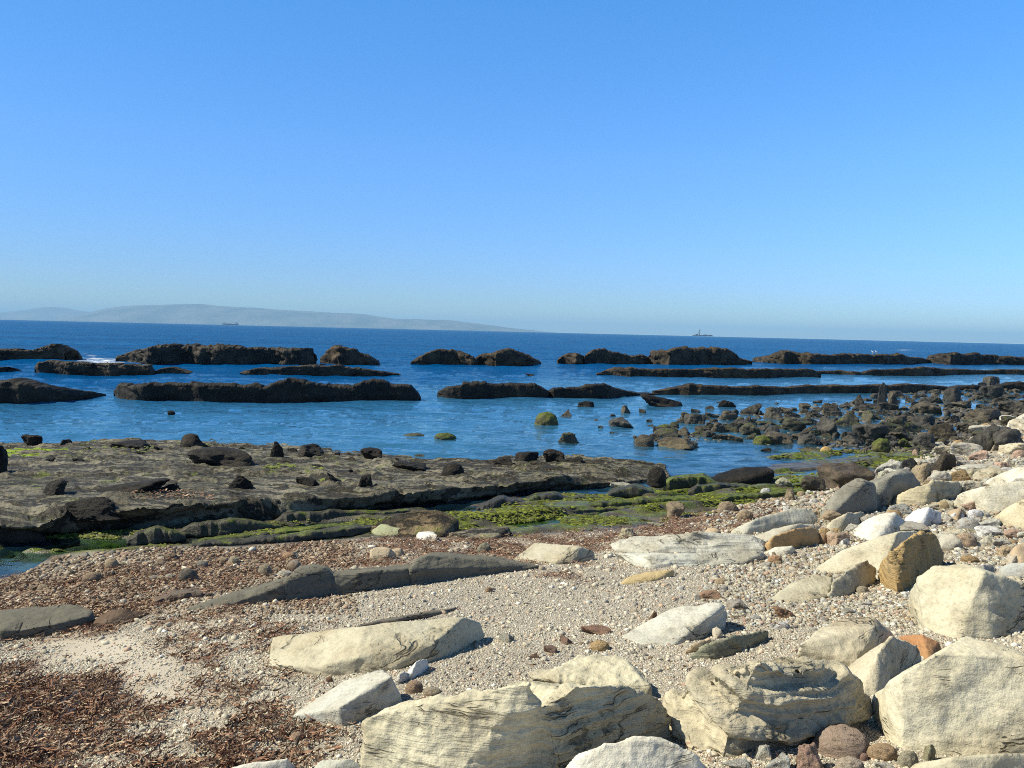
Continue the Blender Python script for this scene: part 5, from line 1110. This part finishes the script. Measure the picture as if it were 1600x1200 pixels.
for o_, x_, y_, cw, nm in AUTO:
    dd = [(math.hypot(x_ - a, (y_ - b) * 1.6), a, b, t) for a, b, t in LM]; q_ = min(dd)
    dx, dy = x_ - q_[1], (y_ - q_[2]) * 1.6
    dr = ('right of' if dx > 0 else 'left of') if abs(dx) > abs(dy) else ('in front of' if dy > 0 else 'behind')
    buckets.setdefault((cw, nm, dr, q_[3]), []).append((q_[0], id(o_), o_))
for (cw, nm, dr, t), v in buckets.items():
    v.sort()
    for i_, (_, _, o_) in enumerate(v):
        o_['label'] = (cw + ' ' + nm + ' ' + dr + ' ' + t) if len(v) == 1 else RANK[min(i_, 15)] + ' ' + cw + ' ' + nm + ' ' + dr + ' ' + t

# ================================================================== GRAVEL AND SEAWEED (stuff)
ICO = None
def ico():
    bm = bmesh.new(); bmesh.ops.create_icosphere(bm, subdivisions=1, radius=1)
    bm.verts.ensure_lookup_table(); v = np.array([x.co[:] for x in bm.verts]); f = np.array([[q.index for q in x.verts] for x in bm.faces]); bm.free(); return v, f
def pebbles(name, label, x, y, sz, cols, seed, flat=.6, lift=.25, z0=None):
    v, f = ico(); n = len(x); r = np.random.default_rng(seed)
    a = r.uniform(0, 6.28, n); sx = sz * r.uniform(.75, 1.4, n); sy = sz * r.uniform(.55, 1, n); s3 = sz * r.uniform(.35, flat + .15, n)
    j = 1 + r.uniform(-.22, .22, (n, len(v), 1)); P = v[None] * j
    P = P * np.stack([sx, sy, s3], 1)[:, None]
    t = r.uniform(-.5, .5, n); ct, st_ = np.cos(t)[:, None], np.sin(t)[:, None]
    P = np.stack([P[..., 0] * ct - P[..., 2] * st_, P[..., 1], P[..., 0] * st_ + P[..., 2] * ct], -1)
    ca, sa = np.cos(a)[:, None], np.sin(a)[:, None]
    P = np.stack([P[..., 0] * ca - P[..., 1] * sa, P[..., 0] * sa + P[..., 1] * ca, P[..., 2]], -1)
    z = (gz_at(x, y) if z0 is None else z0) + s3 * lift
    P = P + np.stack([x, y, z], 1)[:, None]
    F = (f[None] + (np.arange(n) * len(v))[:, None, None]).reshape(-1, 3)
    m = mesh_np(name, P.reshape(-1, 3), F.ravel(), np.full(len(F), 3))
    c = np.concatenate([cols, np.ones((n, 1))], 1); set_col(m, 'Col', np.repeat(c, len(v), 0))
    return tag(link(name, m, M_GRAV), label, None, None, 'stuff')
M_GRAV = m_vcol('gravel_stone', .85, 90)
def img_points(n, ylo=850, pw=1.0):
    """points spread evenly over the view of the beach, returned on the ground plane"""
    px = RNG.uniform(-60, 1660, n); py = ylo + (1260 - ylo) * RNG.uniform(0, 1, n) ** pw
    return hit_many(px, py)
q = np.vstack([img_points(20000, 640) for _ in range(13)])
sh = shore_s(q[:, 0], q[:, 1]); wz, az, tz, bz = zones(q[:, 0], q[:, 1])
keep = (sh > .25) & (RNG.uniform(0, 1, len(q)) > wz * .85) & (RNG.uniform(0, 1, len(q)) > bz * .82)
q = q[keep]; n = len(q)
d = np.hypot(q[:, 0], q[:, 1])
u = RNG.uniform(0, 1, n); sz = np.where(u < .90, RNG.uniform(.003, .008, n), np.where(u < .985, RNG.uniform(.008, .014, n), RNG.uniform(.014, .028, n)))
sz = sz * np.clip(d / 5.5, .8, 2.0)
palg = np.array([(.37, .335, .255), (.41, .365, .275), (.45, .41, .315), (.36, .33, .27), (.54, .51, .43), (.43, .33, .235), (.31, .26, .19), (.46, .41, .30), (.40, .28, .19)])
c = np.minimum(palg * 1.5, .8)[RNG.choice(len(palg), n, p=[.17, .19, .15, .13, .09, .09, .07, .08, .03])] * RNG.uniform(.55, 1.12, (n, 1)) * (1 + .22 * fbm(P3(q[:, 0] * .9, q[:, 1] * 1.6), 4, 88))[:, None]
pebbles('gravel', 'pale grey and pinkish gravel covering the beach', q[:, 0], q[:, 1], sz, c, 5)

# shingle between the big pale stones and on the left shore
q = np.vstack([hit_many(RNG.uniform(1100, 1640, 12000), RNG.uniform(640, 980, 12000)), hit_many(RNG.uniform(-20, 560, 6500), RNG.uniform(845, 960, 6500))])
sh = shore_s(q[:, 0], q[:, 1]); q = q[sh > .1]; n = len(q); d = np.hypot(q[:, 0], q[:, 1])
pal2 = np.array([TAN, PALE, WHITE, GREYP, PINK, (.34, .32, .28), BROWN])
left = q[:, 0] < 0
c = pal2[RNG.choice(7, n, p=[.2, .2, .06, .22, .07, .15, .1])] * RNG.uniform(.5, 1.05, (n, 1)); c[left] = np.array([.33, .25, .17]) * RNG.uniform(.5, 1.35, (left.sum(), 1))
pebbles('shingle', 'small loose shingle between the larger stones', q[:, 0], q[:, 1], RNG.uniform(.012, .032, n) * np.clip(d / 9, .8, 1.8), c, 6, .7)

fa = np.array(FIELD, float); qx = RNG.uniform(980, 1640, 9000); qy = RNG.uniform(598, 716, 9000); k = poly_sd(fa, qx, qy) > -4; w0 = on_z(qx[k], qy[k], 0.0)
zf = np.maximum(gz_at(w0[:, 0], w0[:, 1]), -.06); n = len(w0); c = np.array([.10, .088, .066])[None] * RNG.uniform(.5, 1.7, (n, 1))
pebbles('rubble', 'dark wet rubble filling the gaps of the boulder field', w0[:, 0], w0[:, 1], RNG.uniform(.03, .13, n) * np.clip(w0[:, 1] / 30, .7, 1.6), c, 16, .6, .1, zf)

def seaweed(name, label, x, y, seed, ln=.021, z0=None, pal=None, thin=(.06, .24)):
    n = len(x); r = np.random.default_rng(seed); a = r.uniform(0, 6.28, n); L = ln * r.uniform(.4, 1.6, n); W = L * r.uniform(*thin, n)
    z = (gz_at(x, y) if z0 is None else z0) + r.uniform(0, .022, n); k = 4
    P = np.zeros((n, k * 2, 3)); bend = r.uniform(-1.6, 1.6, n); pit = r.uniform(-.5, .7, n)
    cx = np.zeros(n); cy = np.zeros(n); cz = np.zeros(n); ang = a.copy()
    for i in range(k):
        wv = W * (1 - .35 * abs(i - 1.5)); nx, ny = -np.sin(ang), np.cos(ang)
        P[:, 2 * i] = np.stack([x + cx + nx * wv, y + cy + ny * wv, z + cz + .004], 1); P[:, 2 * i + 1] = np.stack([x + cx - nx * wv, y + cy - ny * wv, z + cz + r.uniform(-.006, .006, n)], 1)
        cx = cx + np.cos(ang) * L / 3; cy = cy + np.sin(ang) * L / 3; cz = cz + np.sin(pit + i * 1.1) * L * .13; ang = ang + bend / 3
    f = np.array([[2 * i, 2 * i + 1, 2 * i + 3, 2 * i + 2] for i in range(k - 1)])
    F = (f[None] + (np.arange(n) * k * 2)[:, None, None]).reshape(-1, 4)
    m = mesh_np(name, P.reshape(-1, 3), F.ravel(), np.full(len(F), 4))
    p = np.array(pal or [(.28, .14, .08), (.42, .26, .16), (.14, .07, .04), (.58, .44, .29), (.36, .18, .10), (.06, .035, .022)])
    c = p[r.integers(0, len(p), n)] * r.uniform(.6, 1.2, (n, 1)); set_col(m, 'Col', np.repeat(np.concatenate([c, np.ones((n, 1))], 1), k * 2, 0))
    return tag(link(name, m, M_WEED), label, None, None, 'stuff')
M_WEED = m_vcol('dried_seaweed', .7, 50)
q = np.vstack([hit_many(RNG.uniform(-60, 1300, 20000), RNG.uniform(780, 1250, 20000)) for _ in range(16)])
wz, az, tz, bz = zones(q[:, 0], q[:, 1])
keep = (RNG.uniform(0, 1, len(q)) < wz * .95 + .006); q = q[keep]
cut = RNG.uniform(0, 1, len(q)) < .6; pile = .03 * np.clip(fbm(P3(q[:, 0] * 2.5, q[:, 1] * 2.5), 3, 66), 0, 1); zq = gz_at(q[:, 0], q[:, 1]) + pile
seaweed('seaweed', 'red-brown dried seaweed lying in a band and in patches on the beach', q[cut, 0], q[cut, 1], 9, z0=zq[cut])
seaweed('seaweed_strands', 'long curled strands of red-brown seaweed matted on the beach', q[~cut, 0], q[~cut, 1], 29, .055, z0=zq[~cut] + .006, thin=(.02, .06))
q = hit_many(RNG.uniform(60, 340, 900), RNG.uniform(757, 785, 900)) ; k = .88
q = np.stack([on_z([a_], [b_], .36)[0] for a_, b_ in zip(RNG.uniform(180, 330, 260), RNG.uniform(768, 782, 260))])
seaweed('seaweed', 'thin red-brown seaweed strewn near the edge of the rock shelf', q[:, 0], q[:, 1], 12, .05, z0=.37)

# ================================================================== BOATS, GULLS
def boxm(bm, c, s, taper=1.0):
    r = bmesh.ops.create_cube(bm, size=1)
    for v in r['verts']:
        t = taper if v.co.z < 0 else 1; v.co = Vector((v.co.x * s[0] * t + c[0], v.co.y * s[1] * t + c[1], v.co.z * s[2] + c[2]))
def bmobj(name, fn, mat, parent=None, loc=(0, 0, 0)):
    bm = bmesh.new(); fn(bm); m = bpy.data.meshes.new(name); bm.to_mesh(m); bm.free(); return link(name, m, mat, loc, parent)
def empty(name, loc, rz, label, cat, group=None):
    o = bpy.data.objects.new(name, None); COL.objects.link(o); o.location = loc; o.rotation_euler = (0, 0, rz); return tag(o, label, cat, group)
def cyl(bm, a, b, r0, r1=None, n=10):
    a = Vector(a); b = Vector(b); q = (b - a).to_track_quat('Z', 'Y').to_matrix().to_4x4()
    bmesh.ops.create_cone(bm, cap_ends=True, segments=n, radius1=r0, radius2=r0 if r1 is None else r1, depth=(b - a).length, matrix=Matrix.Translation((a + b) / 2) @ q)
M_HULL = flat_mat('ship_hull_paint', (.10, .10, .11)); M_WPAINT = flat_mat('white_ship_paint', (.8, .8, .8)); M_STEEL = flat_mat('crane_steel', (.05, .05, .055)); M_SAIL = flat_mat('white_sailcloth', (.82, .82, .80)); M_RED = flat_mat('red_bottom_paint', (.3, .06, .05))
def hull(L, Bm, H):
    def f(bm):
        st = [(-.5, .8, 1.0), (-.3, 1, 1), (.2, 1, 1), (.38, .7, 1.05), (.5, .05, 1.25)]; prev = None
        rings = [[bm.verts.new((x * L, sgn * b * Bm / 2 * k, z)) for sgn, z, k in ((-1, H * t, 1), (-1, -1, .8), (1, -1, .8), (1, H * t, 1))] for x, b, t in st]
        for A, B in zip(rings[:-1], rings[1:]):
            for i in range(4): bm.faces.new((A[i], A[(i + 1) % 4], B[(i + 1) % 4], B[i]))
        bm.faces.new(rings[0]); bm.faces.new(rings[-1][::-1]); bmesh.ops.recalc_face_normals(bm, faces=bm.faces)
    return f
def sea_at(px, dist):
    d_ = ray([px], [520])[0]; t = dist / d_[1]; return (d_[0] * t, dist, 0)
t = empty('tanker', sea_at(360, 5200), 0, 'far long dark tanker with a white bridge at its right end, below the hills', 'ship')
bmobj('hull', hull(-100, 16, 6), M_HULL, t)
bmobj('bridge', lambda bm: (boxm(bm, (37, 0, 11), (12, 13, 10)), boxm(bm, (37, 0, 17.5), (8, 14, 3))), M_WPAINT, t)
bmobj('funnel', lambda bm: cyl(bm, (45, 0, 6), (45, 0, 17), 2.4, 2), M_WPAINT, t)
bmobj('mast', lambda bm: (cyl(bm, (-38, 0, 6), (-38, 0, 14), .5), cyl(bm, (0, 0, 6), (0, 0, 12), .5)), M_HULL, t)
def sailboat(px, dist, k, label):
    t = empty('sailboat', sea_at(px, dist), .5, label, 'sailboat', 'white sailing boats on the horizon')
    bmobj('hull', hull(11 * k, 3.4 * k, 1.3 * k), M_WPAINT, t)
    def sl_(bm):
        a = [bm.verts.new(v) for v in ((.6 * k, 0, 2 * k), (-4.6 * k, .15 * k, 2.2 * k), (-.6 * k, .5 * k, 7 * k), (.6 * k, 0, 14 * k))]
        bm.faces.new((a[0], a[1], a[2])); bm.faces.new((a[0], a[2], a[3])); bmesh.ops.solidify(bm, geom=bm.faces[:], thickness=.06)
    bmobj('mainsail', sl_, M_SAIL, t)
    def jb(bm):
        a = [bm.verts.new(v) for v in ((1 * k, 0, 12 * k), (5 * k, 0, 1.6 * k), (.8 * k, .5 * k, 2.0 * k))]; bm.faces.new(a); bmesh.ops.solidify(bm, geom=bm.faces[:], thickness=.06)
    bmobj('jib', jb, M_SAIL, t); bmobj('mast', lambda bm: cyl(bm, (.8 * k, 0, 1), (.8 * k, 0, 15 * k), .12 * k), M_WPAINT, t)
sailboat(833, 3000, .85, 'tiny white sailing boat on the horizon right of the hill end')
sailboat(534, 3200, .6, 'tiny white boat on the horizon in front of the hills')
sailboat(1500, 3600, .5, 'speck of a white boat on the horizon at the right')
t = empty('crane_barge', sea_at(1098, 5600), 0, 'far dark barge on the horizon carrying a tall leaning crane mast', 'barge')
bmobj('hull', hull(135, 26, 5), M_HULL, t)
bmobj('crane', lambda bm: (cyl(bm, (-22, 0, 4), (-18, 0, 48), 2.6, 1.2), cyl(bm, (-34, 0, 4), (-18, 0, 44), .9, .6), cyl(bm, (-18, 0, 48), (-30, 0, 22), .7)), M_STEEL, t)
bmobj('deckhouse', lambda bm: (boxm(bm, (-40, 0, 8), (16, 14, 8)), boxm(bm, (18, 0, 7), (24, 16, 4)), boxm(bm, (50, 0, 6.5), (14, 12, 3))), M_HULL, t)
M_GULL = flat_mat('gull_plumage', (.85, .85, .85)); M_GWING = flat_mat('gull_wing_grey', (.6, .62, .64)); M_BEAK = flat_mat('gull_beak', (.7, .45, .05))
def gull(px, label, rz, k=1.0):
    b = on_z([px], [556], 1.0)[0]
    zt = CAM[2] - (549.3 + 3.6 * k - (498 + .02375 * px)) * b[1] / F_PX
    t = empty('gull', (b[0], b[1], zt), rz, label, 'gull', 'gulls standing on the reef')
    bm = bmesh.new(); pts = [(-.2, .16, .02), (-.1, .19, .065), (.01, .22, .085), (.07, .27, .07), (.09, .32, .05), (.10, .37, .05), (.14, .375, .02)]
    rings = [[bm.verts.new((x * k, math.cos(i * math.pi / 5) * r * k, (z + math.sin(i * math.pi / 5) * r * 1.05) * k)) for i in range(10)] for x, z, r in pts]
    for A, B in zip(rings[:-1], rings[1:]):
        for i in range(10): bm.faces.new((A[i], A[(i + 1) % 10], B[(i + 1) % 10], B[i]))
    bm.faces.new(rings[0][::-1]); bm.faces.new(rings[-1]); bmesh.ops.recalc_face_normals(bm, faces=bm.faces)
    for f in bm.faces: f.smooth = True
    m = bpy.data.meshes.new('body'); bm.to_mesh(m); bm.free(); link('body', m, M_GULL, (0, 0, 0), t)
    bmobj('beak', lambda bm: cyl(bm, (.13 * k, 0, .372 * k), (.20 * k, 0, .36 * k), .012 * k, .003), M_BEAK, t)
    for s_ in (-1, 1):
        bmobj('wing', lambda bm: (bmesh.ops.create_icosphere(bm, subdivisions=2, radius=1), [setattr(v, 'co', Vector((v.co.x * .15 * k - .06 * k, v.co.y * .02 * k + s_ * .075 * k, v.co.z * .055 * k + .21 * k))) for v in bm.verts]), M_GWING, t)
        bmobj('leg', lambda bm: cyl(bm, (0, s_ * .03 * k, -.02), (0, s_ * .03 * k, .15 * k), .008 * k), M_BEAK, t)
gull(1363, 'white gull on the long reef, left one of the pair, facing left', 2.9, .95)
gull(1369, 'white gull on the long reef, right one of the pair', 3.3, .95)

# ================================================================== AIR
bm = bmesh.new(); r = bmesh.ops.create_cube(bm, size=1)
m = bpy.data.meshes.new('haze'); 
for v in bm.verts: v.co = Vector((v.co.x * 84000, v.co.y * 84000, 229 + v.co.z * 490))
bm.to_mesh(m); bm.free()
hz = bpy.data.materials.new('haze_air'); hz.use_nodes = True; hz.node_tree.nodes.clear()
pv = hz.node_tree.nodes.new('ShaderNodeVolumePrincipled'); oo = hz.node_tree.nodes.new('ShaderNodeOutputMaterial')
pv.inputs['Color'].default_value = (.43, .73, 1.0, 1); pv.inputs['Density'].default_value = HAZE; pv.inputs['Anisotropy'].default_value = 0.0
hz.node_tree.links.new(pv.outputs[0], oo.inputs['Volume'])
tag(link('haze', m, hz), 'pale blue haze over the sea towards the hills', None, None, 'stuff')
